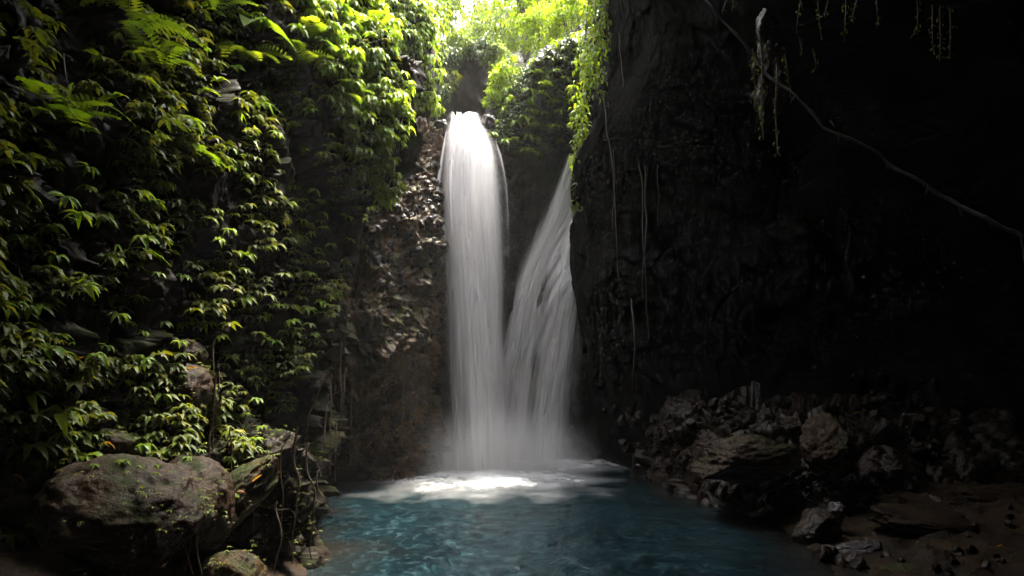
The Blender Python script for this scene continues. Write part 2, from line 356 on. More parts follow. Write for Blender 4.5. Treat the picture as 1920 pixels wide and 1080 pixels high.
# pool surface
nx, ny = 330, 520
X, Yg = np.meshgrid(np.linspace(-4.4, 4.6, nx), np.linspace(2.4, 19.5, ny)); P3 = np.column_stack([X.ravel(), Yg.ravel(), np.zeros(X.size)])
calm = np.clip(1.2 - np.hypot(P3[:, 0] + .6, P3[:, 1] - 15) / 12, .25, 1)
zz = (.030 * fbm(P3 * np.array([1.3, 1.1, 1]) + .3 * fbm(P3 * 1.1, 2, 8)[:, None], 3, 5) + .012 * fbm(P3 * np.array([5, 4, 1]), 2, 6)) * calm
me = mesh_np('pool_water', np.column_stack([P3[:, :2], zz]), grid_faces(ny, nx))
sdw = pool_sd(P3[:, :2]) + .35 * fbm(P3 * 1.4, 3, 12)
attr(me, 'shallow', np.clip(1 - sdw / .9, 0, 1) * .85 + .0)
water = link('pool_water', me, M['water']); water['kind'] = 'structure'

# ------------------------------------------------------------------ cliffs (control nets in metres)
def lv(z, pts): return [(x, y, z) for x, y in pts]
left_rows = [
    lv(-.6, [(-4.6, -6), (-4.4, 0), (-4.2, 4), (-4.1, 6.2), (-2.25, 7.7), (-3.25, 9.0), (-3.15, 10.0), (-3.5, 11.0), (-5, 14.5)]),
    lv(.6,  [(-4.6, -6), (-4.4, 0), (-4.2, 4), (-4.1, 6.2), (-2.35, 7.7), (-3.2, 9.0), (-3.05, 10.0), (-3.4, 11.0), (-5, 14.5)]),
    lv(1.25, [(-4.5, -6), (-4.3, 0), (-4.1, 4), (-4.1, 6.2), (-2.65, 7.8), (-3.25, 9.0), (-3.0, 10.1), (-3.35, 11.2), (-5, 14.5)]),
    lv(1.8, [(-4.5, -6), (-4.2, 0), (-4.1, 4), (-4.1, 6.2), (-3.4, 7.95), (-3.3, 9.0), (-2.95, 10.1), (-3.3, 11.2), (-5, 14.5)]),
    lv(3.0, [(-4.3, -6), (-4.1, 0), (-3.95, 4), (-3.95, 6.2), (-3.6, 8.), (-3.25, 9.2), (-2.95, 10.4), (-3.2, 11.4), (-4.8, 14.5)]),
    lv(4.4, [(-4.2, -6), (-4.1, 0), (-4.0, 4), (-4.0, 6.2), (-3.7, 8.), (-3.3, 9.4), (-2.75, 10.9), (-2.9, 11.8), (-4.6, 14.5)]),
    lv(5.8, [(-4.1, -6), (-4.0, 0), (-4.1, 4), (-4.1, 6.2), (-3.8, 8.), (-3.35, 9.5), (-2.7, 11.2), (-2.55, 12.2), (-4.4, 14.5)]),
    lv(7.3, [(-3.6, -6), (-3.2, 0), (-3.8, 4), (-4.1, 6.2), (-3.8, 8.), (-3.3, 9.6), (-2.6, 11.4), (-2.2, 12.5), (-4.4, 14.5)]),
    lv(9.0, [(-1.6, -6), (-1.2, 0), (-1.3, 4.6), (-2.7, 6.8), (-3.8, 8.3), (-3.6, 9.6), (-3.1, 11.4), (-2.7, 12.6), (-4.6, 14.5)]),
    lv(12., [(.5, -6), (.4, 0), (.4, 4.6), (-.6, 7.4), (-3.0, 9.0), (-4.8, 9.8), (-5.0, 11.2), (-5.0, 12.6), (-6.2, 14.5)]),  # unseen top rows, shaped for light: lean in to shade near end, recede beyond
    lv(16., [(2, -6), (1.8, 0), (.9, 4.8), (-.8, 7.6), (-4.6, 9.2), (-7, 10), (-8, 11.2), (-8, 12.6), (-9, 14.5)])]
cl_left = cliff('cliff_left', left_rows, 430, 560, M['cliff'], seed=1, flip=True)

butt_rows = [
    lv(-.6, [(-5, 14.2), (-3.8, 14.6), (-2.75, 14.2), (-2.15, 14.1), (-1.85, 15.2), (-1.8, 17.5)]),
    lv(.5,  [(-5, 14.0), (-3.8, 14.5), (-2.75, 14.1), (-2.15, 14.1), (-1.8, 15.2), (-1.75, 17.5)]),
    lv(1.6, [(-5, 13.4), (-3.7, 13.8), (-2.75, 13.6), (-2.15, 14.0), (-1.85, 15.2), (-1.85, 17.5)]),
    lv(3.0, [(-5, 12.7), (-3.6, 12.8), (-2.7, 13.2), (-2.1, 14.0), (-1.8, 15.2), (-1.85, 17.5)]),
    lv(4.2, [(-5, 12.8), (-3.5, 13.0), (-2.6, 13.4), (-1.9, 14.2), (-1.62, 15.3), (-1.8, 17.5)]),
    lv(5.6, [(-5, 13.2), (-3.4, 13.5), (-2.5, 13.9), (-1.85, 14.5), (-1.62, 15.4), (-1.8, 17.5)]),
    lv(6.9, [(-5, 13.8), (-3.4, 14.1), (-2.5, 14.4), (-1.95, 14.9), (-1.6, 15.7), (-1.7, 17.5)]),
    lv(7.7, [(-5, 14.4), (-3.3, 14.7), (-2.6, 14.9), (-2.1, 15.3), (-1.75, 15.9), (-1.7, 17.5)]),
    lv(8.1, [(-5, 16), (-3.2, 16.4), (-2.6, 16.4), (-2.2, 16.6), (-2.0, 17.), (-1.9, 17.9)])]
cl_butt = cliff('cliff_buttress', butt_rows, 380, 260, M['buttress'], amp=.62, seed=3, flip=True, fscale=1.4, fine=1.6, pebble=1.5)

back_rows = [
    lv(-.8, [(-2.4, 16.8), (-1.5, 17.), (-.3, 17.2), (.4, 18.), (1.2, 18.4), (2.6, 18.2), (4, 17)]),
    lv(2.0, [(-2.4, 16.6), (-1.5, 16.8), (-.3, 17.), (.4, 17.9), (1.2, 18.3), (2.6, 18.2), (4, 17)]),
    lv(4.4, [(-2.4, 16.4), (-1.5, 16.6), (-.3, 16.8), (.4, 17.7), (1.2, 18.0), (2.6, 18.2), (4, 17)]),
    lv(6.6, [(-2.4, 16.3), (-1.5, 16.4), (-.3, 16.3), (.35, 17.0), (1.2, 17.7), (2.6, 18.0), (4, 17)]),
    [(-2.4, 16.4, 7.5), (-1.5, 16.3, 7.5), (-.45, 16.2, 7.6), (.3, 16.2, 8.0), (1.2, 16.9, 8.2), (2.6, 17.6, 8.2), (4, 17, 8.2)],
    [(-2.4, 17.0, 7.7), (-1.5, 16.9, 7.65), (-.5, 16.6, 8.0), (.3, 16.2, 9.0), (1.2, 16.6, 9.6), (2.6, 17.2, 10.), (4, 17, 10.2)],
    [(-2.4, 18.0, 7.8), (-1.5, 18.0, 7.75), (-.4, 17.4, 8.4), (.4, 16.9, 9.7), (1.3, 17.0, 10.4), (2.6, 17.4, 11.5), (4, 17.4, 12)],
    [(-2.6, 22, 8.0), (-1.5, 22, 8.0), (-.2, 19.5, 8.7), (.8, 18.6, 10.2), (1.6, 18.6, 11.0), (2.8, 18.8, 12.5), (4, 19, 14)],
    [(-2.6, 27, 8.2), (-1.5, 27, 8.2), (-.0, 24, 9.2), (1.2, 23, 11.0), (2.2, 22.5, 12.5), (3.4, 22, 14.5), (5, 22, 17)]]
cl_back = cliff('cliff_behind_falls', back_rows, 360, 260, M['lip'], amp=.5, seed=5, flip=True, big=.3)

right_rows = [
    lv(-.6, [(2.5, 18.8), (2.35, 17.2), (3.0, 15.6), (4.2, 14.0), (6.2, 13.6), (8.2, 12.2), (9.4, 9.0), (9.6, 5), (9, -6)]),
    lv(1.5, [(2.4, 18.7), (2.0, 16.8), (2.7, 15.3), (4.2, 14.1), (6.4, 13.8), (8.6, 12.4), (9.8, 9.0), (10, 5), (9.4, -6)]),
    lv(3.2, [(2.3, 18.5), (1.82, 16.2), (2.4, 14.8), (4.2, 14.2), (6.6, 14.0), (8.8, 12.4), (10, 9.0), (10, 5), (9.4, -6)]),
    lv(4.9, [(2.1, 18.2), (1.58, 15.8), (2.2, 14.6), (4.2, 14.0), (6.4, 13.6), (8.6, 12.), (9.6, 9.0), (9.6, 5), (9.4, -6)]),
    lv(6.6, [(1.9, 17.9), (1.3, 15.2), (2.1, 14.2), (4.0, 13.4), (6.0, 12.8), (8.0, 11.), (8.8, 8.4), (8.8, 4.6), (8.4, -6)]),
    [(1.9, 17.7, 7.8), (1.55, 15.0, 7.6), (2.2, 13.8, 7.4), (3.8, 12.2, 7.6), (5.2, 11.0, 7.6), (6.2, 9.4, 7.6), (6.6, 7.2, 7.4), (6.8, 4., 7.4), (7, -6, 7)],
    [(2.1, 17.7, 9.0), (1.95, 15.0, 8.8), (2.25, 13.5, 8.8), (3.0, 11.2, 8.3), (3.7, 9.4, 7.4), (4.4, 7.6, 6.3), (4.8, 6.0, 5.7), (5.0, 3., 5.4), (5, -6, 5.6)],
    [(2.2, 17.8, 10.5), (2.1, 15.0, 10.4), (1.95, 13.0, 10.4), (1.95, 10.8, 9.9), (2.1, 8.8, 8.9), (2.6, 7.2, 7.8), (3.5, 5.4, 7), (3.4, 2.6, 7), (3.4, -6, 7)],
    [(3.2, 18, 12), (2.0, 15.2, 12), (1.7, 13.0, 11.5), (1.6, 10.6, 11), (1.7, 8.6, 11), (1.7, 7., 11), (1.5, 5.0, 11), (.2, 2.6, 10.5), (-.6, -6, 10)],  # unseen row above the view, leans in to keep skylight off this wall
    [(6, 18, 14), (4, 15.2, 14), (3.4, 13.0, 13.5), (3.0, 10.6, 13.5), (2.4, 8.6, 14), (2.2, 7., 15), (1.6, 5.0, 15), (.0, 2.6, 14), (-1.4, -6, 13)]]
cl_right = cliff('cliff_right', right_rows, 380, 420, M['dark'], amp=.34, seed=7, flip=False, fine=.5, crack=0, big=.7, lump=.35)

bank_rows = [
    lv(-.4, [(2.6, 16.8), (2.95, 14.4), (3.2, 12.4), (3.65, 11.0), (4.2, 10.4), (5.0, 10.1), (5.8, 10.2), (6.8, 10.6), (8.4, 10.4)]),
    lv(.4,  [(2.6, 16.9), (3.0, 14.5), (3.35, 12.5), (3.85, 11.2), (4.4, 10.6), (5.1, 10.3), (5.9, 10.5), (6.9, 11.0), (8.4, 10.8)]),
    lv(.95, [(2.6, 17.0), (3.1, 14.8), (3.5, 12.6), (4.0, 11.6), (4.6, 11.1), (5.2, 10.8), (6.0, 11.2), (7.0, 11.5), (8.6, 11.2)]),
    lv(1.35, [(2.6, 17.1), (3.2, 15.0), (3.7, 13.1), (4.3, 12.3), (4.9, 11.8), (5.5, 11.5), (6.2, 11.8), (7.0, 12.1), (8.8, 11.8)]),
    lv(1.7, [(2.6, 17.3), (3.3, 15.4), (4.1, 14.4), (4.9, 14.2), (5.6, 14.0), (6.4, 13.9), (7.2, 13.6), (8.2, 13.2), (9.6, 12.6)])]
cl_bank = cliff('rocky_bank', bank_rows, 170, 380, M['stone'], amp=.9, seed=21, flip=False, big=.22, fscale=1.5, fine=.5)
end_rows = [lv(-.6, [(-6, -5), (0, -7), (10, -5)]), lv(4, [(-6, -5), (0, -7), (10, -5)]), lv(9, [(-6, -5), (0, -6.5), (10, -5)]), lv(18, [(-6, -7), (0, -9), (10, -7)])]
cl_end = cliff('cliff_behind_camera', end_rows, 60, 80, M['cliff'], seed=9, flip=False)  # unseen end wall, put in to close off light from behind

# upper gorge above the lip
up_left_rows = [
    [(-2.9, 15.2, 6.8), (-2.3, 16.2, 7.0), (-2.5, 18, 7.2), (-3.0, 21, 7.4), (-3.4, 26, 7.4)],
    [(-3.2, 15.0, 8.2), (-2.2, 16.0, 8.2), (-2.4, 18, 8.2), (-3.0, 21, 8.2), (-3.4, 26, 8.2)],
    [(-3.2, 14.9, 9.4), (-2.05, 15.8, 9.4), (-2.2, 18, 9.6), (-3.1, 21, 9.8), (-3.6, 26, 10)],
    [(-4.5, 14.9, 11), (-2.6, 15.8, 11), (-2.9, 18, 11.5), (-3.8, 21, 12.5), (-4.6, 26, 13)],
    [(-7.5, 15.2, 14), (-6, 16, 14), (-6, 18, 15), (-6.5, 21, 17), (-7, 26, 19)]]
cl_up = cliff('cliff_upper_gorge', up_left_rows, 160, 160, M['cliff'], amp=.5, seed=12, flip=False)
far_rows = [
    [(-5, 24, 7.5), (-3.2, 22.4, 7.5), (-1.9, 21.8, 7.5), (-.5, 22.2, 7.5), (.1, 25, 7.6), (1.5, 26, 7.8), (6, 25, 8)],
    [(-5, 24, 10), (-3.2, 22.4, 10), (-1.8, 21.8, 10.4), (-.55, 22.2, 10), (.1, 25, 10), (1.5, 26, 10), (6, 25, 10)],
    [(-5, 24.4, 12), (-3.1, 22.9, 11.6), (-1.5, 22.5, 12.7), (-.7, 22.9, 12.4), (.0, 26, 12), (2, 27, 12), (6, 26, 12)],
    [(-6, 27, 14), (-3, 27, 12.8), (-1.5, 27, 13.2), (0, 28, 13), (1.4, 29, 13.4), (3, 29, 14), (7, 28, 15)],
    [(-8, 33, 20), (-5, 34, 19), (-3.2, 34, 17), (-1.5, 34, 17.5), (0, 34, 20), (4, 34, 22), (9, 33, 24)]]
cl_far = cliff('hillside', far_rows, 120, 180, M['cliff'], amp=.6, seed=14, flip=True)

print('cliffs done')
T_left, T_butt, T_back, T_right, T_up, T_far, T_ground, T_bank = map(bvh_of, (cl_left, cl_butt, cl_back, cl_right, cl_up, cl_far, ground, cl_bank))

# ------------------------------------------------------------------ leaves
def leaf_arrays(nseg=6, width=.26, droop=.45, fold=.10, wav=.0, seed=0):
    V = []; rr = random.Random(seed)
    for i in range(nseg + 1):
        t = i / nseg
        w = width * .5 * (math.sin(math.pi * min(1, t ** .75)) ** .8 if 0 < t < 1 else 0) + (.012 if i in (0,) else 0.002)
        x = t * (1 - .18 * droop * t); zc = .12 * math.sin(t * 2.4) - droop * t * t
        wob = wav * (rr.random() - .5)
        V += [(x, -w, zc + fold * w * 4 + wob), (x, 0, zc), (x, w, zc + fold * w * 4 - wob)]
    Fc = []
    for i in range(nseg):
        a = i * 3
        Fc += [(a, a + 3, a + 4, a + 1), (a + 1, a + 4, a + 5, a + 2)]
    return np.array(V), np.array(Fc)
LEAF = [mesh_np('leaf', *leaf_arrays(6, w_, d_, .12, .03, k)) for k, (w_, d_) in enumerate([(.37, .42), (.33, .6), (.40, .3), (.34, .75), (.42, .5)])]
for me in LEAF: me.materials.append(M['leaf']); me.polygons.foreach_set('use_smooth', [True] * len(me.polygons))
BROAD = [mesh_np('broad_leaf', *leaf_arrays(8, w_, d_, .10, .05, 20 + k)) for k, (w_, d_) in enumerate([(.5, .4), (.58, .55), (.46, .25)])]
for me in BROAD: me.materials.append(M['leaf']); me.polygons.foreach_set('use_smooth', [True] * len(me.polygons))

LV4, LF4 = leaf_arrays(3, .38, .5, .12)
def scatter(name, pos, fx, up, size, mat, V0=None, F0=None):
    """one mesh of many leaves; fx = direction of each leaf, up = its upper side"""
    V0 = LV4 if V0 is None else V0; F0 = LF4 if F0 is None else F0
    fx = fx / (np.linalg.norm(fx, axis=1, keepdims=True) + 1e-9)
    sy = np.cross(up, fx); sy /= (np.linalg.norm(sy, axis=1, keepdims=True) + 1e-9); uz = np.cross(fx, sy)
    n = len(pos); k = len(V0)
    P = pos[:, None] + size[:, None, None] * (V0[None, :, 0:1] * fx[:, None] + V0[None, :, 1:2] * sy[:, None] + V0[None, :, 2:3] * uz[:, None])
    Fc = (F0[None] + (np.arange(n) * k)[:, None, None]).reshape(-1, F0.shape[1])
    me = mesh_np(name, P.reshape(-1, 3), Fc); attr(me, 'tint', np.repeat(R.random(n), k))
    me.materials.append(mat); me.polygons.foreach_set('use_smooth', [True] * len(me.polygons))
    return me
def whorls(points, outs, size, nl=(5, 8), spread=150, off=.1):
    """leaf positions and directions for whorls growing out of a surface"""
    pos = []; fx = []; sz = []
    for p, n, s in zip(points, outs, size):
        hd = Vector((n[0], n[1], 0)); hd = hd.normalized() if hd.length > .1 else Vector((.6, -.8, 0))
        c = Vector(p) + Vector(n) * off * random.uniform(.4, 1.6) + Vector((0, 0, .04))
        k = random.randint(*nl); base = random.uniform(-15, 15); a0 = math.atan2(hd.y, hd.x)
        for i in range(k):
            a = a0 + rad(base + (i / (k - 1) - .5) * 2 * spread * random.uniform(.8, 1.0))
            fx.append((math.cos(a), math.sin(a), random.uniform(-.25, .25))); pos.append(tuple(c)); sz.append(s * random.uniform(.7, 1.1))
    return np.array(pos), np.array(fx), np.array(sz)
UPV = lambda n: np.tile(np.array([0, 0, 1.]), (n, 1)) + R.normal(0, .25, (n, 3))

# sprig templates: stem mesh + leaf children
def make_sprig(k, meshes, nl, spread, stem_len=.16, mat=None):
    rr = random.Random(100 + k)
    tip = Vector((stem_len, 0, .05))
    me = tube_mesh('sprig', [([(-.08, 0, -.06), (stem_len * .4, 0, 0), tip], [.006, .005, .004])], 5)
    root = link('leafy_sprig', me, M['stem']); ch = []
    for i in range(nl):
        a = (i / (nl - 1) - .5) * 2 * spread + rr.uniform(-9, 9)
        l = link('leaf', meshes[rr.randrange(len(meshes))], None, root)
        l.location = tip + Vector((rr.uniform(-.015, .01), 0, rr.uniform(-.008, .008)))
        l.rotation_euler = (rad(rr.uniform(-14, 14)), rad(rr.uniform(-16, 14)), rad(a))
        s = .19 * (1 - .25 * abs(a) / 180) * rr.uniform(.8, 1.12); l.scale = (s, s, s); ch.append(l)
    return root
def copy_tree(o):
    c = o.copy(); C.objects.link(c)
    for chd in o.children:
        d_ = chd.copy(); C.objects.link(d_); d_.parent = c
    return c
TPL = [make_sprig(k, LEAF, n, s) for k, (n, s) in enumerate([(7, 120), (8, 140), (6, 100), (9, 150), (5, 85), (7, 150)])]
TPLB = [make_sprig(20 + k, BROAD, n, s) for k, (n, s) in enumerate([(4, 80), (5, 110)])]
used = set()
def place_sprig(tp, p, n, size, label, cat='leafy sprig', group=None):
    o = tp if tp.name not in used else copy_tree(tp); used.add(tp.name)
    hd = Vector((n.x, n.y, 0)); hd = hd.normalized() if hd.length > .15 else Vector((.5, -.85, 0))
    hd = (hd + Vector((.25, -.45, 0))).normalized()        # shoots lean to the open pool side
    o.location = p - n * .02
    o.rotation_euler = (rad(random.uniform(-12, 12)), rad(random.uniform(-8, 18)), math.atan2(hd.y, hd.x) + rad(random.uniform(-25, 25)))
    o.scale = (size, size, size)
    tag(o, label, cat, group); return o

WORDS = ['', '', '', '', 'four', 'five', 'six', 'seven', 'eight', 'nine']
ORD = ['lowest', 'second', 'third', 'fourth', 'fifth', 'sixth', 'seventh', 'eighth', 'ninth', 'tenth', 'eleventh', 'twelfth', 'thirteenth', 'fourteenth', 'fifteenth', 'sixteenth',
       'seventeenth', 'eighteenth', 'nineteenth', 'twentieth'] + ['%dth' % k for k in range(21, 60)]
def inpoly(x, y, poly):
    c = False; n = len(poly)
    for i in range(n):
        (x1, y1), (x2, y2) = poly[i], poly[(i + 1) % n]
        if (y1 > y) != (y2 > y) and x < x1 + (y - y1) * (x2 - x1) / (y2 - y1): c = not c
    return c

# hand-set whorls of the left cliff (where the photograph has its most distinct ones) : x, y, spread in photo pixels
KEY = [(60,215,90),(165,262,80),(35,235,60),(230,268,60),(40,368,90),(150,347,60),(275,385,80),(325,415,70),(310,432,50),(120,478,80),(425,427,55),(410,447,48),(430,475,50),(352,487,45),(390,503,48),
 (415,505,45),(335,513,55),(300,510,45),(370,545,55),(410,560,50),(450,555,62),(395,570,50),(445,602,60),(235,600,55),(305,600,58),(345,610,45),(330,637,40),(270,620,45),(378,632,45),(412,627,40),(413,658,45),
 (60,617,80),(125,625,60),(115,660,95),(90,700,60),(10,700,60),(60,740,110),(120,777,110),(205,717,70),(225,785,60),(160,755,55),(165,803,50),(20,775,60),(55,835,110),(245,690,50),(175,700,50),
 (520,460,50),(545,437,45),(600,430,40),(560,410,45),(640,400,40),(655,447,40),(600,475,42),(535,495,48),(590,513,44),(560,545,46),(530,570,42),(600,560,42),(545,600,50),(500,585,45),(575,625,42),(520,640,46),
 (540,660,50),(490,640,42),(555,680,44),(470,745,50),(505,760,46),(450,775,48),(490,795,44),(455,810,46),(515,740,40),(475,700,40),(440,690,40),
 (270,770,50),(310,790,40),(240,860,50),(320,840,36),(345,850,30),(435,850,40),(12,990,70),(45,1000,80),(30,1010,50),(60,975,45),
 (480,170,70),(500,205,60),(470,275,60),(520,290,60),(545,240,55),(430,130,70),(560,175,55),(590,210,55),(610,250,50),(455,330,50),(500,350,50),(560,345,50),(590,380,45),(530,385,50),(625,330,40),
 (470,400,48),(240,110,60),(290,50,80),(350,60,80),(380,95,70),(300,135,60),(420,160,60),(330,160,50),(610,60,70),(640,100,65),(660,140,60),(690,175,60),(700,215,60),(680,250,55),(720,190,55),(650,200,60),
 (590,30,70),(560,60,60),(540,100,60),(640,30,60),(670,60,60),(715,240,50),(665,285,48),(690,300,45),(640,270,50),(730,225,45),(700,130,50)]
VEG = [(0, 185), (120, 190), (190, 30), (260, -30), (700, -30), (735, 100), (765, 215), (720, 300), (700, 360), (668, 470), (640, 560), (600, 660), (560, 720), (545, 815), (440, 870), (400, 800), (330, 870), (200, 850), (110, 870), (0, 900)]
DENSE2 = [(560, -30), (690, -30), (740, 110), (765, 215), (700, 330), (640, 300), (590, 160)]
TL = [T_left, T_butt]
spots = []
for x, y, w in KEY:
    h = shoot(TL, x + random.uniform(-3, 3), y + 8)
    if h: spots.append((x, y, h, w))
tries = 0
while len(spots) < 236 and tries < 6000:
    tries += 1; x = random.uniform(0, 770); y = random.uniform(0, 880)
    if not inpoly(x, y, VEG): continue
    if x < 420 and y < 560 and random.random() < .55: continue
    if inpoly(x, y, [(390, 240), (640, 250), (690, 350), (640, 420), (480, 260)]) and random.random() < .3: continue
    if any(math.hypot(x - a, (y - b) * 1.3) < .48 * w for a, b, _, w in spots): continue
    h = shoot(TL, x, y)
    if not h: continue
    spots.append((x, y, h, 340 / h[0].y * random.uniform(.95, 1.5)))
FOOT = [(70, 'the red-earth corner bank'), (140, 'the wet boulder\'s left end'), (205, 'the wet boulder\'s middle'), (265, 'the wet boulder\'s right half'), (330, 'the jutting ledge rock'),
        (385, 'the two long hanging roots'), (430, 'the mossy slab'), (475, 'the thin pale sapling stem'), (520, 'the root-hung dark bulge'), (570, 'the dark recess'), (620, 'the pool inlet recess'), (668, 'the pebbly buttress foot'), (9999, 'the buttress rim')]
buckets = {}
for s in spots:
    k = next(i for i, f in enumerate(FOOT) if s[0] < f[0]); buckets.setdefault(k, []).append(s)
for k, lst in buckets.items():
    lst.sort(key=lambda s: s[2][0].z)
    for i, (x, y, (p, n), w) in enumerate(lst):
        broad = (x < 260 and 190 < y < 300) or (250 < x < 480 and y < 200)
        tp = random.choice(TPLB if broad else TPL); nl = len(tp.children)
        size = w * p.y / F / .44 * random.uniform(.75, 1.25)
        lab = '%s %s-leaved %ssprig, %s up the cliff above %s' % ('large' if size > 1.15 else 'small' if size < .85 else 'green', WORDS[nl], 'broad ' if broad else '', ORD[i], FOOT[k][1])
        if i == len(lst) - 1: lab = lab.replace(ORD[i] + ' up', 'topmost up')
        place_sprig(tp, p, n, size, lab, group='leafy sprigs on the left cliff')

# ferns and strap-leaved plants among the sprigs
def frond_mesh(nm, k, strap=False):
    rr = random.Random(k); V = []; Fc = []; n = 15
    path = [Vector((t * .9, 0, .28 * math.sin(t * 2.2) - .45 * t * t)) for t in np.linspace(0, 1, n)]
    if strap:
        for i, p in enumerate(path):
            w = .035 * math.sin(math.pi * min(.97, .12 + .88 * i / n)); V += [(p.x, -w, p.z + .012), (p.x, 0, p.z), (p.x, w, p.z + .012)]
        for i in range(n - 1):
            a = i * 3; Fc += [(a, a + 3, a + 4, a + 1), (a + 1, a + 4, a + 5, a + 2)]
        return mesh_np(nm, V, Fc)
    v, f = tube_arrays(path, [.006 * (1 - .7 * i / n) for i in range(n)], 4); V += v; Fc += f
    for i in range(2, n):
        for sg in (-1, 1):
            l = .24 * math.sin(math.pi * (.15 + .8 * i / n)) * rr.uniform(.85, 1.1); p = path[i]; q = p + Vector((l * .45, sg * l, -l * .3)); m_ = p.lerp(q, .4); w = Vector((.026, 0, .006)); o_ = len(V)
            V += [tuple(p), tuple(m_ - w), tuple(q), tuple(m_ + w)]; Fc.append((o_, o_ + 1, o_ + 2, o_ + 3))
    return mesh_np(nm, V, Fc)
FM = [frond_mesh('frond', k) for k in range(3)]; SM = [frond_mesh('blade', 5, True)]
for me in FM + SM: me.materials.append(M['leaf'])
for x, y, sc_, kind, lb in [(300, 130, .5, 0, 'arching fern below the top left leaves'), (250, 60, .55, 0, 'arching fern near the top edge at the left'), (395, 40, .6, 0, 'long fern under the top edge, left of the pale rock strip'), (455, 120, .55, 0, 'drooping fern beside the broad green leaf'),
                            (130, 215, .45, 1, 'strap-leaved plant with one arching blade in the dark corner'), (600, 100, .55, 0, 'bright fern on the sunlit rim'), (700, 60, .55, 0, 'fern at the crest of the sunlit rim'), (560, 130, .5, 0, 'fern in the shade beside the sunlit rim'),
                            (100, 250, .5, 0, 'wide fern at the left frame edge'), (350, 300, .45, 0, 'fern in the middle of the dark hollow'), (60, 440, .4, 1, 'strap-leaved plant at the left frame edge'), (640, 190, .45, 0, 'fern hanging beneath the sunlit rim'),
                            (480, 60, .5, 2, 'plant with one broad upright green leaf near the top edge'), (215, 480, .4, 1, 'strap-leaved plant among the middle sprigs')]:
    h = shoot(TL, x, y)
    if not h: continue
    p, n = h; me0 = tube_mesh('root_stock', [([Vector((-.06, 0, 0)), Vector((.04, 0, .02))], [.025, .015])], 6)
    e = link('fern' if kind == 0 else 'leafy_plant', me0, M['root']); e.location = p
    hd = Vector((n.x + .4, n.y - .5, 0)); e.rotation_euler = (0, 0, math.atan2(hd.y, hd.x)); e.scale = (sc_ * 1.3,) * 3
    tag(e, lb, 'fern' if kind == 0 else 'plant')
    for k in range(3 if kind == 1 else 6 if kind == 0 else 3):
        c = link('frond' if kind == 0 else 'blade', random.choice(FM) if kind == 0 else SM[0] if kind == 1 else BROAD[1], None, e)
        c.rotation_euler = (rad(random.uniform(-15, 15)), rad(random.uniform(-35, 5)), rad(-75 + 150 * k / (2 if kind else 5) + random.uniform(-10, 10)))
        s_ = random.uniform(.7, 1.1) * (.9 if kind == 2 else 1); c.scale = (s_, s_, s_)

# undergrowth between them
pts, outs, szs = [], [], []
for _ in range(13000):
    x = random.uniform(-420, 775); y = random.uniform(-60, 880)
    dn = .6 if x < 0 else 1.0 if inpoly(x, y, DENSE2) else .5 if inpoly(x, y, VEG) else 0
    if 0 < x < 300 and y < 250: dn = .3
    q = vnoise(np.array([[x / 70., y / 50., 0.]]), 77)[0]
    if random.random() > dn * (.45 + 1.5 * q): continue
    h = shoot(TL, x, y)
    if not h: continue
    pts.append(h[0]); outs.append(h[1]); szs.append(random.uniform(.08, .17))
pos, fx, sz = whorls(pts, outs, szs, (5, 8), 150, .07)
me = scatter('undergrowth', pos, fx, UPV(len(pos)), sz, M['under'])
tag(link('undergrowth', me), 'low leafy undergrowth covering the left cliff', 'undergrowth', kind='stuff')

# bright fine foliage along the sunlit rim
pts, outs, szs = [], [], []
for _ in range(1500):
    x = random.uniform(540, 775); y = random.uniform(-50, 380)
    if not inpoly(x, y, [(560, -40), (700, -40), (745, 110), (768, 215), (725, 300), (735, 360), (700, 400), (660, 300), (600, 150)]): continue
    h = shoot(TL, x, y)
    if h: pts.append(h[0]); outs.append(h[1]); szs.append(random.uniform(.12, .22))
pos, fx, sz = whorls(pts, outs, szs, (5, 8), 130, .16)
fx[:, 2] -= .3
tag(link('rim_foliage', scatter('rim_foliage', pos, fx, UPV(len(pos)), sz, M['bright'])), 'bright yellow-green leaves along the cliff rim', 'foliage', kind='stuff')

# ------------------------------------------------------------------ plants round the upper gorge
def cloud(name, c, r, n, size, mat, hang=0., shell=.55, parent=None):
    """loose leafy mass: leaves on many twigs through an uneven volume"""
    c = np.array(c); r = np.array(r); nt = max(6, n // 14)
    dd = R.normal(0, 1, (nt, 3)); dd /= np.linalg.norm(dd, axis=1, keepdims=True)
    tw = c + dd * r * (shell + (1 - shell) * R.random((nt, 1))) * (.8 + .45 * R.random((nt, 1)))
    idx = R.integers(0, nt, n)
    pos = tw[idx] + R.normal(0, 1, (n, 3)) * np.array([.13, .13, .10]) * (r.mean() * .9)
    fx = dd[idx] * .6 + R.normal(0, .8, (n, 3)); fx[:, 2] -= .25 + hang
    return link(name, scatter(name, pos, fx, UPV(n), size * (.6 + .7 * R.random(n)), mat), None, parent)
def shrub(name, c, r, n, size, mat, label, cat='shrub', group=None, hang=0., stem=True, root=None):
    e = bpy.data.objects.new(name, None); C.objects.link(e); base = Vector(root) if root else Vector(c) - Vector((0, 0, r[2])); e.location = base
    tag(e, label, cat, group)
    lc = Vector(c) - base
    cloud('foliage', lc, r, n, size, mat, hang, parent=e)
    if stem:
        ps = []
        for k in range(5):
            t = lc + Vector((random.uniform(-.6, .6) * r[0], random.uniform(-.6, .6) * r[1], random.uniform(-.1, .7) * r[2]))
            ps.append(([Vector((0, 0, -.1)), t * .5 + Vector((random.uniform(-.05, .05), 0, 0)), t], [.02, .013, .005]))
        link('stem', tube_mesh('stem', ps, 5), M['bark'], e)
    return e
bush = W(945, 150, 17.2)
shrub('bush', bush, (.42, .4, .42), 900, .12, M['bright'], 'bright yellow-green bush on the spur just right of the waterfall lip', group='bushes round the upper gorge')
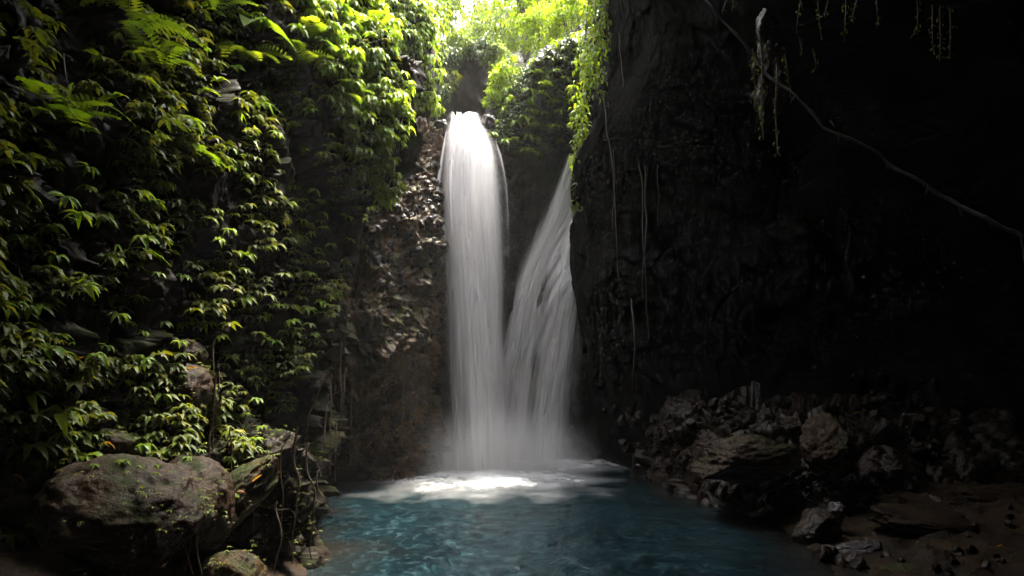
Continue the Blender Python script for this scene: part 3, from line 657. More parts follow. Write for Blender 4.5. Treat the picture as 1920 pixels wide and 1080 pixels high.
shrub('bush', W(925, 185, 16.9), (.22, .25, .2), 300, .1, M['bright'], 'small lime bush overhanging the waterfall lip', group='bushes round the upper gorge')
shrub('bush', W(1010, 60, 18.5), (.6, .6, .6), 1100, .13, M['bright'], 'lime green bush behind the crest of the spur', group='bushes round the upper gorge')
shrub('bush', W(1070, 35, 18), (.55, .5, .6), 1000, .13, M['bright'], 'dense bush filling the notch left of the hanging vines', group='bushes round the upper gorge')
shrub('bush', W(818, 205, 17.2), (.16, .16, .2), 160, .11, M['bright'], 'tiny lime tuft left of the waterfall lip', group='bushes round the upper gorge')
shrub('bush', W(845, 150, 21), (.3, .3, .3), 200, .13, M['under'], 'dull bush against the rock beyond the lip', group='bushes round the upper gorge')
for px, py, Y, sz_, lb in [(838, 108, 21.3, .42, 'dull bush draped over the left shoulder of the rock beyond the lip'), (905, 92, 21.6, .45, 'dull bush draped over the right shoulder of the rock beyond the lip'), (868, 84, 21.9, .4, 'hazy olive bush crowning the rock beyond the lip'), (822, 170, 20.5, .32, 'olive bush low at the left of the rock beyond the lip')]:
    shrub('bush', W(px, py, Y), (sz_, sz_, sz_ * .8), int(1500 * sz_), .15, M['spur'] if px != 868 else M['hill'], lb, group='bushes round the upper gorge', hang=.4)
far_lab = ['pale hazy bush far up the gorge, %s' % s for s in ('left of the glare', 'right below the glare', 'above the dark rock', 'left of the slim tree', 'behind the slim tree', 'right of the slim tree', 'high above the spur', 'lowest beside the dark rock', 'under the hanging canopy', 'at the top edge over the spur', 'at the top edge over the rock')]
for (px, py, Y, s), lb in zip([(800, 60, 24, 1.0), (860, 95, 24, .9), (905, 75, 25, .9), (930, 50, 24, .9), (985, 60, 26, 1.2), (1040, 20, 25, 1.2), (1090, -10, 24, 1.2), (930, 110, 22, .6), (830, 20, 22, .7), (1000, -30, 28, 1.6), (930, -10, 30, 1.3)], far_lab):
    shrub('bush', W(px, py, Y), (s, s, s * .9), int(1100 * s), .17, M['hill'], lb, group='bushes round the upper gorge')
for px, py, Y, sz_, lb in [(905, 30, 27, .8, 'pale bush half dissolved in the glare, right side'), (835, -10, 27, .9, 'pale bush half dissolved in the glare, left side'), (872, 62, 26, .6, 'pale bush just under the white glare')]:
    shrub('bush', W(px, py, Y), (sz_, sz_, sz_), int(900 * sz_), .17, M['hill'], lb, group='bushes round the upper gorge')
# slim tree
def tree(base, top, r0, crowns, label, mat):
    e = bpy.data.objects.new('tree', None); C.objects.link(e); e.location = base; tag(e, label, 'tree', 'trees above the gorge')
    L_ = Vector(top) - Vector(base); pts_ = [L_ * t + Vector((.12 * math.sin(t * 5), .05 * math.sin(t * 3), 0)) for t in np.linspace(0, 1, 9)]
    ps = [(pts_, [r0 * (1 - .6 * t) for t in np.linspace(0, 1, 9)])]
    for c_, r_, n in crowns:
        a = pts_[random.choice((3, 4, 5, 6))]; t = Vector(c_) - Vector(base); ps.append(([a, a.lerp(t, .5) + Vector((0, 0, .1)), t], [r0 * .4, r0 * .3, r0 * .12]))
    link('trunk', tube_mesh('trunk', ps, 8), M['bark'], e)
    for c_, r_, n in crowns: cloud('crown', Vector(c_) - Vector(base), r_, n, .14, mat, .1, parent=e)
tree(W(988, 115, 19.3), W(960, -90, 19.3), .10, [(W(940, -20, 19.3), (.8, .7, .5), 500), (W(1010, -10, 19.6), (.7, .6, .5), 500), (W(975, 35, 19.8), (.5, .5, .3), 220)], 'slim dark-trunked tree rising from behind the spur', M['bright'])
tree(W(1105, 60, 18.6), W(1095, -120, 18.6), .07, [(W(1090, -20, 18.6), (.5, .5, .5), 500)], 'short tree at the notch beside the hanging vines', M['bright'])

# hanging creepers: a stem with leaf whorls
def creeper(p0, length, label, mat, size=.12, dens=26, drift=(0, 0), group='hanging creepers', amp=.05, stemmat=None, wid=.1):
    e = bpy.data.objects.new('hanging_creeper', None); C.objects.link(e); e.location = p0; tag(e, label, 'creeper', group)
    n = 12; ph = random.uniform(0, 6)
    pl = [Vector((drift[0] * t + amp * min(1, length) * math.sin(t * 6 + ph), drift[1] * t + amp * math.cos(t * 5 + ph), -length * t)) for t in np.linspace(0, 1, n)]
    link('stem', tube_mesh('stem', [(pl, [(.014 if length > .9 else .007) * (1 - .6 * i / n) for i in range(n)])], 5), stemmat or M['root'], e)
    k = int(dens * length); pos = []; fx = []
    for i in range(k):
        t = random.random() ** .9 * (n - 1.001); a = int(t); q = pl[a].lerp(pl[a + 1], t - a); w = random.uniform(-1, 1)
        an = random.uniform(0, 6.28); pos.append(q + Vector((math.cos(an), math.sin(an), 0)) * random.uniform(0, wid)); fx.append((math.cos(an) * .7, math.sin(an) * .7 - .2, random.uniform(-1.2, .1)))
    link('foliage', scatter('foliage', np.array(pos), np.array(fx), UPV(k), size * (.6 + .7 * R.random(k)), mat), None, e)
    return e
for i, (px, py, Y, ln, w) in enumerate([(800, -40, 17.2, 1.7, .14), (818, -50, 17.6, 2.3, .16), (835, -40, 18, 1.6, .13), (812, 20, 17., 2.1, .1), (790, -60, 16.8, 1.2, .2), (828, 60, 17.4, 1.3, .1)]):
    creeper(W(px, py, Y), ln, '%s bright creeper from the dark wall in the curtain by the waterfall lip' % ORD[i].replace('lowest', 'first'), M['bright'], .17, 50, wid=w)
vine_lab = ['first', 'second', 'third', 'fourth', 'fifth', 'sixth', 'seventh', 'eighth', 'ninth', 'tenth', 'eleventh', 'twelfth']
for i, (px, py, Y, ln, dx) in enumerate([(1095, 30, 14.6, 1.3, -.05), (1108, -60, 14.6, 2.6, -.1), (1120, -80, 14.5, 3.2, -.25), (1132, -70, 14.5, 2.6, -.1), (1145, -60, 14.4, 1.7, -.1), (1158, -60, 14.4, 1.1, 0),
                                         (1105, 130, 14.7, 1.5, -.2), (1092, 210, 14.8, 1.2, -.15), (1085, 150, 14.9, 1.0, -.1), (1120, 40, 14.3, 1.6, -.05), (1080, 320, 15.0, .9, .03), (1172, -60, 14.3, .8, .05)]):
    creeper(W(px, py, Y), ln, '%s yellow-green creeper of the curtain on the dark right cliff edge' % vine_lab[i], M['bright'] if i != 10 else M['under'], .14, 60, (dx, 0), 'creepers on the right cliff edge', wid=.13)

# spur: dull rosettes between the two falls
SP = [(915, 195), (950, 165), (1000, 110), (1060, 80), (1100, 75), (1090, 180), (1070, 260), (1010, 300), (960, 300), (925, 260)]
spur = []; tries = 0
while len(spur) < 52 and tries < 3000:
    tries += 1; x = random.uniform(905, 1105); y = random.uniform(75, 310)
    if not inpoly(x, y, SP) or any(math.hypot(x - a, y - b) < 16 for a, b, _ in spur): continue
    h = shoot([T_back], x, y)
    if h: spur.append((x, y, h))
TPLS = [make_sprig(40 + k, LEAF, n, s) for k, (n, s) in enumerate([(7, 140), (6, 120), (8, 150)])]
for t in TPLS:
    for ch in t.children:
        ch.data = ch.data
spur.sort(key=lambda s: (int(s[0] / 34), s[2][0].z))
cnt = {}
colname = ['beside the lip', 'just right of the main fall', 'under the lime bush', 'at the middle of the spur', 'above the second fall', 'next to the hanging creepers']
for x, y, (p, n) in spur:
    k = min(5, int((x - 905) / 34)); cnt[k] = cnt.get(k, 0) + 1
    place_sprig(random.choice(TPLS), p, n, random.uniform(1.0, 1.5), 'dull rosette on the spur %s, %s from below' % (colname[k], ORD[cnt[k] - 1].replace('lowest', 'first')), 'rosette plant', 'rosette plants on the spur')
pts, outs, szs = [], [], []
for _ in range(1500):
    x = random.uniform(900, 1110); y = random.uniform(60, 320)
    if not inpoly(x, y, SP): continue
    h = shoot([T_back], x, y)
    if h: pts.append(h[0]); outs.append(h[1]); szs.append(random.uniform(.1, .18))
pos, fx, sz = whorls(pts, outs, szs, (5, 7), 150, .08)
tag(link('spur_foliage', scatter('spur_foliage', pos, fx, UPV(len(pos)), sz, M['spur'])), 'dull green ground cover on the spur', 'foliage', kind='stuff')
# dark wall left of the lip
pts, outs, szs = [], [], []
for _ in range(700):
    x = random.uniform(670, 815); y = random.uniform(-60, 205)
    h = shoot([T_up], x, y)
    if h: pts.append(h[0]); outs.append(h[1]); szs.append(random.uniform(.12, .22))
pos, fx, sz = whorls(pts, outs, szs, (5, 7), 140, .1); fx[:, 2] -= .4
tag(link('shade_foliage', scatter('shade_foliage', pos, fx, UPV(len(pos)), sz, M['leaf'])), 'hanging leaves on the dark wall left of the lip', 'foliage', kind='stuff')
# unseen tree, added above the near gorge to shade boulder and pool
def add_shade_tree():
    e = bpy.data.objects.new('added_shade_tree', None); C.objects.link(e); e.location = (-3.6, 6.2, 8.8); tag(e, 'unseen leaning tree added to shade the near pool', 'tree')
    b = Vector(e.location); tips = [Vector(t) for t in ((-2.4, 7.0, 9.2), (-1.2, 7.8, 9.6), (.2, 8.0, 9.9), (1.4, 7.6, 9.8), (-2.6, 8.6, 9.6))]
    link('trunk', tube_mesh('trunk', [([Vector((-.5, -.3, -.4)), Vector((.6, .3, .3)), (t - b) * .6 + Vector((0, 0, .2)), t - b], [.14, .11, .07, .03]) for t in tips], 7), M['bark'], e)
    for t in tips:
        cloud('crown', t - b, (1.15, 1.0, .55), 900, .2, M['leaf'], .2, shell=.1, parent=e)
add_shade_tree()
# hillside cover far back
pts, outs, szs = [], [], []
me = cl_far.data; ids = R.integers(0, len(me.vertices), 9500)
for i in ids:
    v = me.vertices[int(i)]
    if v.co.z < 12.4 and -2.9 < v.co.x < -.3 and v.co.y < 24.5: continue
    pts.append(v.co.copy()); outs.append(v.normal.copy()); szs.append(random.uniform(.2, .4))
pos, fx, sz = whorls(pts, outs, szs, (3, 6), 170, .3)
tag(link('hillside_foliage', scatter('hillside_foliage', pos, fx, UPV(len(pos)), sz, M['hill'])), 'sunlit foliage covering the far hillside', 'foliage', kind='stuff')

# ------------------------------------------------------------------ waterfalls
def sheet(name, Lp, Rp, Yc, nr, nc, bulge, mat, parent, edge=.22, top=0., bot=0., useed=0., inset=0.):
    """falling sheet between two edge lines (photo pixels at depth Yc per row), bowed towards the pool"""
    L3 = np.array([W(a, b, y) for (a, b), y in zip(Lp, Yc)]); R3 = np.array([W(a, b, y) for (a, b), y in zip(Rp, Yc)])
    A, B = cr(L3, nr), cr(R3, nr); u = np.linspace(0, 1, nc)[None, :, None]
    G = A[:, None] * (1 - u) + B[:, None] * u
    vv = np.linspace(0, 1, nr)[:, None]; uu = u[:, :, 0]
    G[:, :, 1] -= bulge * (1 - (2 * uu - 1) ** 2) + inset
    lipn = fbm(np.stack([uu[0] * 4 + useed, np.zeros(nc), np.zeros(nc)], 1), 2, 61)
    G[:, :, 2] += (.16 * lipn)[None, :] * np.exp(-vv * 14)
    p = G.reshape(-1, 3).copy(); w_ = np.linalg.norm(B - A, axis=1)[:, None] * uu
    q = np.stack([(w_ * 6).ravel(), np.zeros(p.shape[0]), (vv * 3 + 0 * uu).ravel()], 1)
    p[:, 1] += .05 * fbm(q, 3, int(useed) + 50)
    me = mesh_np(name, p, grid_faces(nr, nc))
    attr(me, 'u', (uu + 0 * vv + useed).ravel()); attr(me, 'v', (vv * 3 + 0 * uu + useed).ravel())
    fade = np.clip(np.minimum(uu, 1 - uu) / edge, 0, 1) ** 1.2 + 0 * vv
    if top: fade = fade * np.clip(vv / top, 0, 1)
    if bot: fade = fade * np.clip((1 - vv) / bot, 0, 1)
    attr(me, 'fade', fade.ravel())
    return link(name, me, mat, parent)
fall = bpy.data.objects.new('waterfall', None); C.objects.link(fall); fall.location = W(895, 880, 15.5)
tag(fall, 'tall silky main waterfall plunging from the bright notch into the pool', 'waterfall', 'waterfalls')
def fsheet(*a, **k):
    o = sheet(*a, **k); par = a[8]; o.location = -par.location; return o
Lm = [(842, 222), (843, 235), (836, 262), (828, 310), (824, 400), (830, 500), (836, 620), (842, 760), (846, 885)]
Rm = [(898, 222), (905, 235), (920, 262), (934, 310), (944, 400), (948, 500), (948, 620), (955, 760), (962, 885)]
Ym = [16.9, 16.4, 15.9, 15.65, 15.5, 15.45, 15.4, 15.38, 15.35]
fsheet('water_sheet', Lm, Rm, Ym, 160, 90, .35, M['silk'], fall, edge=.16, useed=0.)
sh = lambda P_, a: [(x + a, y) for x, y in P_]
fsheet('water_sheet', sh(Lm, 4), sh(Rm, -6), [y + .12 for y in Ym], 160, 80, .2, M['silk'], fall, edge=.2, useed=3.7)
fsheet('water_sheet', sh(Lm, 12), sh(Rm, -22), [y - .02 for y in Ym], 160, 70, .45, M['silk'], fall, edge=.35, useed=8.1)
fsheet('water_veil', sh(Lm, -8), sh(Rm, 8), [y + .05 for y in Ym], 140, 60, .5, M['veil'], fall, edge=.3, useed=5.3)
fsheet('water_strand', [(836, 240), (826, 290), (815, 350), (813, 390), (822, 440), (834, 520)], [(842, 240), (834, 290), (828, 350), (834, 390), (842, 440), (850, 520)],
       [16., 15.75, 15.6, 15.5, 15.45, 15.45], 60, 20, .1, M['silk'], fall, edge=.4, bot=.3, useed=2.2, top=.15)
fsheet('water_strand', [(925, 262), (936, 300), (944, 350), (948, 420), (950, 520)], [(931, 262), (943, 300), (952, 350), (956, 420), (957, 520)], [15.95, 15.75, 15.62, 15.55, 15.5], 60, 20, .1, M['veil'], fall, edge=.4, bot=.4, useed=6.2, top=.15)
fsheet('water_strand', [(852, 224), (846, 250), (840, 300), (838, 380), (842, 480)], [(862, 224), (858, 250), (854, 300), (852, 380), (856, 480)], [16.6, 16.0, 15.5, 15.2, 15.1], 60, 20, .1, M['silk'], fall, edge=.45, bot=.5, useed=9.2, top=.2)
fall2 = bpy.data.objects.new('waterfall', None); C.objects.link(fall2); fall2.location = W(990, 855, 17.6)
tag(fall2, 'shorter slanting waterfall fanning out from behind the dark cliff edge', 'waterfall', 'waterfalls')
La = [(1062, 300), (1045, 345), (1016, 410), (980, 490), (956, 560), (941, 640), (922, 720), (912, 865)]
Ra = [(1078, 300), (1076, 345), (1078, 420), (1052, 480), (1030, 560), (1014, 640), (1004, 720), (996, 865)]
Ya = [17.0, 17.0, 17.0, 17.0, 17.0, 17.0, 17.05, 17.1]
fsheet('water_sheet', La, Ra, Ya, 140, 60, .12, M['silk'], fall2, edge=.18, useed=11.)
fsheet('water_sheet', sh(La, 8), sh(Ra, -4), [y + .08 for y in Ya], 140, 60, .1, M['silk'], fall2, edge=.2, useed=19.)
fsheet('water_veil', sh(La, -6), sh(Ra, 6), [y + .1 for y in Ya], 140, 60, .2, M['veil'], fall2, edge=.3, useed=12.4)
Lb = [(1066, 418), (1048, 455), (1034, 500), (1030, 530), (1018, 570), (1004, 640), (994, 740), (990, 865)]
Rb = [(1084, 418), (1090, 455), (1094, 500), (1096, 530), (1096, 570), (1090, 640), (1074, 740), (1064, 865)]
Yb = [17.0, 16.95, 16.9, 16.75, 16.7, 16.72, 16.78, 16.8]
fsheet('water_sheet', Lb, Rb, Yb, 140, 60, .15, M['silk'], fall2, edge=.3, useed=14.)
fsheet('water_sheet', sh(Lb, 10)[2:], sh(Rb, -8)[2:], [y - .06 for y in Yb[2:]], 140, 60, .15, M['silk'], fall2, edge=.35, useed=23., top=.3)
fsheet('water_sheet', sh(La, 16)[2:], sh(Rb, -14)[1:-1], [16.7, 16.6, 16.5, 16.5, 16.5, 16.5], 140, 60, .1, M['veil'], fall2, edge=.3, useed=29., top=.25)
fsheet('water_veil', Lb, sh(Rb, 14), [y + .06 for y in Yb], 140, 60, .2, M['veil'], fall2, edge=.4, useed=15.)
fsheet('water_veil', La[3:], Rb[3:], [y + .15 for y in Ya[3:]], 120, 60, .2, M['veil'], fall2, edge=.25, useed=17.4, top=.2)

# foam where the water lands
def foam(name, c, rx, ry, h, label, par):
    n = 120; a, b = np.meshgrid(np.linspace(-1, 1, n), np.linspace(-1, 1, n))
    x = a * rx; y = b * ry; r = np.sqrt(a ** 2 + b ** 2)
    p = np.column_stack([x.ravel(), y.ravel(), np.zeros(n * n)])
    nz = fbm(p * 1.8, 3, 91); fd = np.clip(1.02 - r.ravel() + .20 * nz, 0, 1) ** 1.25
    p[:, 2] = .055 + h * fd ** 2.2 * (.9 + .15 * nz)
    me = mesh_np(name, p, grid_faces(n, n)); attr(me, 'fade', fd * .95)
    o = link(name, me, M['foam'], par); o.location = Vector(c) - par.location
foam('foam', (-.5, 14.2, 0), 2.8, 3.0, .05, '', fall)
foam('foam', (1.15, 16.3, 0), 2.6, 1.7, .05, '', fall2)
# spray mist
def mist_mat(dens):
    m, ns, L = mat_new('spray_mist'); tc = ns.new('ShaderNodeTexCoord')
    ln = N_(ns, 'ShaderNodeVectorMath', operation='LENGTH'); L.new(tc.outputs['Object'], ln.inputs[0])
    mr = N_(ns, 'ShaderNodeMapRange', interpolation_type='SMOOTHSTEP'); mr.inputs[1].default_value = 1.0; mr.inputs[2].default_value = .1; mr.inputs[3].default_value = 0; mr.inputs[4].default_value = dens
    L.new(ln.outputs['Value'], mr.inputs[0])
    v = ns.new('ShaderNodeVolumePrincipled'); v.inputs['Color'].default_value = (.95, .95, .97, 1); L.new(mr.outputs[0], v.inputs['Density'])
    o = ns.new('ShaderNodeOutputMaterial'); L.new(v.outputs[0], o.inputs['Volume']); return m
def puff(name, c, r, dens, label):
    bm = bmesh.new(); bmesh.ops.create_icosphere(bm, subdivisions=3, radius=1)
    me = bpy.data.meshes.new(name); bm.to_mesh(me); bm.free(); o = link(name, me, mist_mat(dens)); o.location = c; o.scale = r
    tag(o, label, 'mist', kind='stuff')
puff('spray_mist', (-.3, 15.0, .15), (2.6, 2.0, 1.6), 1.0, 'white spray hanging at the foot of the falls')

# ------------------------------------------------------------------ rocks
def rock_mesh(name, seed, sub=4, planes=14, lo=.62, hi=.95, rough=.05):
    bm = bmesh.new(); bmesh.ops.create_icosphere(bm, subdivisions=sub, radius=1)
    me = bpy.data.meshes.new(name); bm.to_mesh(me); bm.free()
    v = np.empty(len(me.vertices) * 3); me.vertices.foreach_get('co', v); v = v.reshape(-1, 3); rg = np.random.default_rng(seed)
    for _ in range(planes):
        n = rg.normal(0, 1, 3); n /= np.linalg.norm(n); dd = rg.uniform(lo, hi); k = v @ n - dd
        v = v - np.where(k > 0, k, 0)[:, None] * n * .96
    nn = v / np.linalg.norm(v, axis=1, keepdims=True)
    v = v + nn * (rough * fbm(v * 2.5 + seed, 4, seed) + rough * .18 * fbm(v * 9, 3, seed) + rough * .25 * fbm(v * np.array([3, 3, 11.]), 3, seed + 4))[:, None]
    me.vertices.foreach_set('co', v.ravel()); me.update(); return me
def boulder(name, c, r, rot, seed, mat, label, sub=5, planes=14, lo=.62, hi=.95, rough=.06, group=None, cat='boulder'):
    o = link(name, rock_mesh(name, seed, sub, planes, lo, hi, rough), mat); o.location = c; o.scale = r; o.rotation_euler = [rad(a) for a in rot]
    tag(o, label, cat, group); return o
B = boulder
B('boulder', W(232, 965, 5.5), (.70, .60, .46), (8, 10, -12), 5, M['boulder'], 'big smooth wet grey boulder under the leafy left cliff', 6, 9, .78, 1.0, .07)
B('boulder', W(345, 960, 6.1), (.42, .5, .50), (0, 20, 10), 8, M['boulder'], 'brown overhanging flank rock right behind the big wet boulder', 6, 10, .75, 1.)
B('mossy_slab', W(428, 945, 6.7), (.62, .5, .22), (0, -42, 10), 12, M['mossrock'], 'mossy slanting rock slab right of the big wet boulder', 6, 10, .7, 1., cat='rock')
B('rock', W(432, 1075, 6.0), (.32, .4, .22), (0, -20, 20), 15, M['mossrock'], 'yellow-brown lit rock at the bottom edge under the mossy slab', 5, cat='rock')
B('rock', W(325, 735, 7.3), (.40, .45, .32), (0, -12, 15), 22, M['boulder'], 'jutting dark ledge rock with fallen orange leaves on it', 5, 10, .7, 1., cat='rock')
B('rock', W(355, 665, 7.5), (.22, .3, .16), (0, 30, 15), 23, M['boulder'], 'small grey rock peeping over the jutting ledge rock', 5, 14, cat='rock')
B('rock', W(205, 825, 6.2), (.18, .2, .14), (0, 10, 40), 24, M['boulder'], 'small brown rock above the big wet boulder', 4, cat='rock')
B('rock', W(60, 1075, 5.0), (.55, .4, .12), (0, 5, 0), 25, M['mud'], 'flat reddish earth hump at the bottom left corner', 5, 10, cat='rock')
B('rock', W(1022, 535, 16.74), (.11, .2, .55), (0, 20, 0), 29, M['lip'], 'dark wet ledge splitting the second fall at half height', 5, 16, .6, .95, .12, cat='rock')
B('rock', W(1001, 665, 16.82), (.075, .2, .6), (0, 6, 0), 30, M['lip'], 'narrow dark rib showing between the strands of the second fall', 5, 16, .6, .95, .12, cat='rock')
B('rock', W(826, 238, 16.1), (.22, .3, .16), (0, 12, 10), 27, M['lip'], 'dark wet rock shouldering the waterfall lip on the left', 5, 16, .6, .95, .1, cat='rock')
B('rock', W(914, 228, 16.3), (.18, .3, .2), (0, -18, 10), 28, M['lip'], 'small brown rock wedged against the waterfall lip on the right', 5, 16, .6, .95, .1, cat='rock')
# right bank
B('boulder', W(1395, 858, 10.4), (.86, .6, .40), (6, -3, 8), 31, M['boulder'], 'long brown block with a lit left end on the right bank', 6, 14, .62, .95, .09, group='boulders on the right bank')
B('boulder', W(1552, 842, 10.3), (.46, .5, .50), (10, 20, 30), 34, M['boulder'], 'humped wet boulder right of the long block', 6, 16, .6, .92, .12, group='boulders on the right bank')
B('boulder', W(1490, 800, 11.6), (.5, .4, .30), (0, 12, 50), 33, M['stone'], 'angular dark boulder behind the long block', 6, 26, .45, .8, .14, group='boulders on the right bank')
B('boulder', W(1660, 880, 10.8), (.42, .4, .30), (0, -14, 70), 36, M['stone'], 'dark angular boulder right of the humped one', 6, 24, .45, .8, .14, group='boulders on the right bank')
B('boulder', W(1660, 760, 12.0), (.55, .4, .32), (0, 10, 20), 40, M['stone'], 'dim cracked boulder high at the back of the bank', 6, 26, .45, .8, .14, group='boulders on the right bank')
B('boulder', W(1530, 893, 10.6), (.16, .14, .14), (0, 20, 30), 35, M['boulder'], 'small pale oval stone below the humped boulder', 4, 8, group='boulders on the right bank')
B('boulder', W(1530, 995, 9.0), (.38, .34, .24), (10, -28, 20), 37, M['stone'], 'sloping dark rock with a shiny crest at the water edge', 6, 16, group='boulders on the right bank')
B('boulder', W(1612, 1030, 8.5), (.36, .28, .13), (0, -8, 5), 38, M['lip'], 'glistening flat wet stone lapped by the pool on the right', 6, 14, group='boulders on the right bank')
B('boulder', W(1565, 965, 9.2), (.15, .15, .2), (0, 12, 5), 39, M['lip'], 'small shiny upright stone above the glistening flat one', 5, 12, group='boulders on the right bank')
B('boulder', W(1760, 985, 8.9), (1.0, .7, .22), (0, 8, 10), 41, M['mud'], 'broad muddy slab behind the glistening stone', 6, 12, group='boulders on the right bank')
B('boulder', W(1880, 950, 9.4), (.7, .6, .3), (0, 14, 30), 42, M['mud'], 'brown earth-covered boulder at the right frame edge', 6, 12, group='boulders on the right bank')
B('boulder', W(1705, 1082, 7.5), (.42, .3, .14), (0, 0, 5), 43, M['mossrock'], 'low ochre stone at the bottom edge of the right bank', 5, 10, group='boulders on the right bank')
B('boulder', W(1890, 1075, 7.4), (.4, .3, .12), (0, 0, 50), 44, M['mud'], 'low brown stone in the bottom right corner', 5, 10, group='boulders on the right bank')
B('boulder', W(1745, 945, 10.2), (.35, .3, .16), (0, 0, 50), 45, M['stone'], 'cluster-topped dark stone behind the muddy slab', 5, 14, group='boulders on the right bank')
# shoots and moss growing on the left rocks
def bvh_world(o):
    mw = Matrix.LocRotScale(o.location, o.rotation_euler, o.scale)
    return BVHTree.FromPolygons([mw @ v.co for v in o.data.vertices], [tuple(p.vertices) for p in o.data.polygons])
T_rocks = [bvh_world(o) for o in C.objects if o.get('category') in ('boulder', 'rock') and o.location.x < -1.9 and o.location.z < 3]
for x, y, w, lb in [(232, 862, 46, 'shoot on the top edge of the big wet boulder'), (318, 846, 40, 'pale round-leaved shoot right of the boulder crest'), (350, 855, 34, 'small shoot on the brown flank rock'), (378, 842, 30, 'tiny shoot where the long root meets the flank rock'),
                    (436, 858, 40, 'shoot at the head of the mossy slab'), (447, 925, 26, 'yellowish shoot low on the mossy slab'), (300, 870, 30, 'bright little shoot over the dark side of the boulder'), (180, 870, 36, 'shoot at the left shoulder of the big wet boulder'),
                    (345, 700, 30, 'shoot on the jutting ledge rock'), (262, 872, 26, 'drooping shoot in the middle of the boulder crest'), (18, 1008, 80, 'large bright shoot low at the left frame edge')]:
    h = shoot(T_rocks + [T_left, T_ground], x, y)
    if h: place_sprig(random.choice(TPL), h[0], Vector((.3, -.6, .6)).normalized(), w * h[0].y / F / .42, lb)
pts, outs, szs = [], [], []
for _ in range(2600):
    x = random.uniform(70, 620); y = random.uniform(640, 1080); h = shoot(T_rocks + [T_left], x, y)
    if not h or h[1].z < -.1: continue
    if random.random() > .35 + .9 * vnoise(np.array([[x / 40., y / 40., 3.]]), 5)[0]: continue
    if x < 330 and y > 870 and random.random() < .8: continue
    pts.append(h[0]); outs.append(h[1]); szs.append(random.uniform(.018, .045))
pos, fx, sz = whorls(pts, outs, szs, (3, 6), 170, .015)
tag(link('moss_tufts', scatter('moss_tufts', pos, fx, UPV(len(pos)), sz, M['under'])), 'tiny moss and seedling tufts on the left rocks', 'moss', kind='stuff')

# rubble: every stone one object, shared meshes
RM = [rock_mesh('stone', 60 + k, 3, 12, .5, .9, .05) for k in range(7)]
for me in RM: me.materials.append(M['stone']); me.polygons.foreach_set('use_smooth', [False] * len(me.polygons))
zones = [('on the rubble rim above the long block', [(1250, 800), (1290, 765), (1480, 740), (1490, 790), (1330, 800)], 34),
         ('in rubble left of the long block', [(1205, 800), (1270, 770), (1295, 860), (1260, 880), (1215, 850)], 30),
         ('in the heap behind the humped boulder', [(1595, 700), (1760, 715), (1745, 790), (1610, 780)], 32),
         ('below the humped boulder', [(1470, 900), (1650, 900), (1640, 960), (1500, 960)], 20),
         ('at the water line by the sloping dark rock', [(1490, 1020), (1560, 1040), (1600, 1062), (1540, 1050)], 9),
         ('on mud under the long block', [(1290, 900), (1450, 915), (1500, 960), (1400, 945)], 14),
         ('on the open mud of the right bank', [(1600, 950), (1900, 930), (1915, 1070), (1640, 1070)], 40),
         ('at the cliff foot beside the falls', [(1120, 760), (1220, 760), (1210, 850), (1110, 850)], 18)]
TR = [T_ground, T_right, T_bank]
for zn, poly, n in zones:
    xs = [q[0] for q in poly]; ys = [q[1] for q in poly]; L_ = []; tries = 0
    while len(L_) < n and tries < 900:
        tries += 1; x = random.uniform(min(xs), max(xs)); y = random.uniform(min(ys), max(ys))
        if inpoly(x, y, poly):
            h = shoot(TR, x, y)
            if h and h[0].z > -.1: L_.append((x, y, h))
    L_.sort(key=lambda s: s[0])
    for i, (x, y, (p, nn)) in enumerate(L_):
        o = bpy.data.objects.new('stone', random.choice(RM)); C.objects.link(o)
        s = random.uniform(.015, .06) if 'open mud' in zn else random.uniform(.05, .17); o.location = p + Vector((0, -.05, s * .3)); o.scale = (s * random.uniform(.8, 1.4), s, s * random.uniform(.6, 1.1)); o.rotation_euler = [random.uniform(0, 6.28) for _ in range(3)]
        tag(o, 'angular stone %s, %s from the falls' % (zn, ORD[i].replace('lowest', 'first')), 'stone', 'loose stones on the right bank')
# pebbles set in the buttress: parts of it
PM = [rock_mesh('pebble', 160 + k, 2, 9, .55, .9, .04) for k in range(6)]
for me in PM: me.materials.append(M['lip']); me.polygons.foreach_set('use_smooth', [False] * len(me.polygons))
c_ = 0; tries = 0
while c_ < 290 and tries < 5000:
    tries += 1; x = random.uniform(690, 835); y = random.uniform(300, 900)
    if y > 520 and random.random() < .6: continue
    if x < 690 + (y - 330) * -.15: continue
    h = shoot([T_butt, T_left], x, y)
    if not h or h[0].y < 13.0: continue
    p, nn = h; o = bpy.data.objects.new('pebble', random.choice(PM)); C.objects.link(o); o.parent = cl_butt
    s = random.uniform(.03, .085); o.location = p; o.scale = (s * 1.2, s, s * random.uniform(.6, 1)); o.rotation_euler = [random.uniform(0, 6.28) for _ in range(3)]; c_ += 1

# ------------------------------------------------------------------ roots and vines
def strand(name, pts_, r0, mat, label, cat, group=None, wob=.02, nseg=26, r1=None, knots=0.):
    P = cr(np.array([tuple(p) for p in pts_]), nseg); base = P[0].copy(); P = P - base
    nz = np.stack([fbm(P * 2.4 + 5 * k + base, 2, 31 + k) for k in range(3)], 1) * wob; nz[0] = 0
    P = P + nz; r1 = r1 or r0 * .5
    rr_ = [(r0 + (r1 - r0) * i / (nseg - 1)) * (1 + knots * random.random()) for i in range(nseg)]
    o = link(name, tube_mesh(name, [(list(P), rr_)], 6), mat); o.location = base; tag(o, label, cat, group); return o
strand('twisted_vine', [W(1300, -20, 8.2), W(1400, 95, 7.9), W(1520, 205, 7.4), W(1650, 295, 6.9), W(1780, 375, 6.5), W(1895, 430, 6.1), W(2000, 500, 5.8)], .009, M['vine'], 'long knotted vine slanting across the dark right cave', 'vine', wob=.05, nseg=110, r1=.013, knots=.9)
tv = bpy.data.objects['twisted_vine']
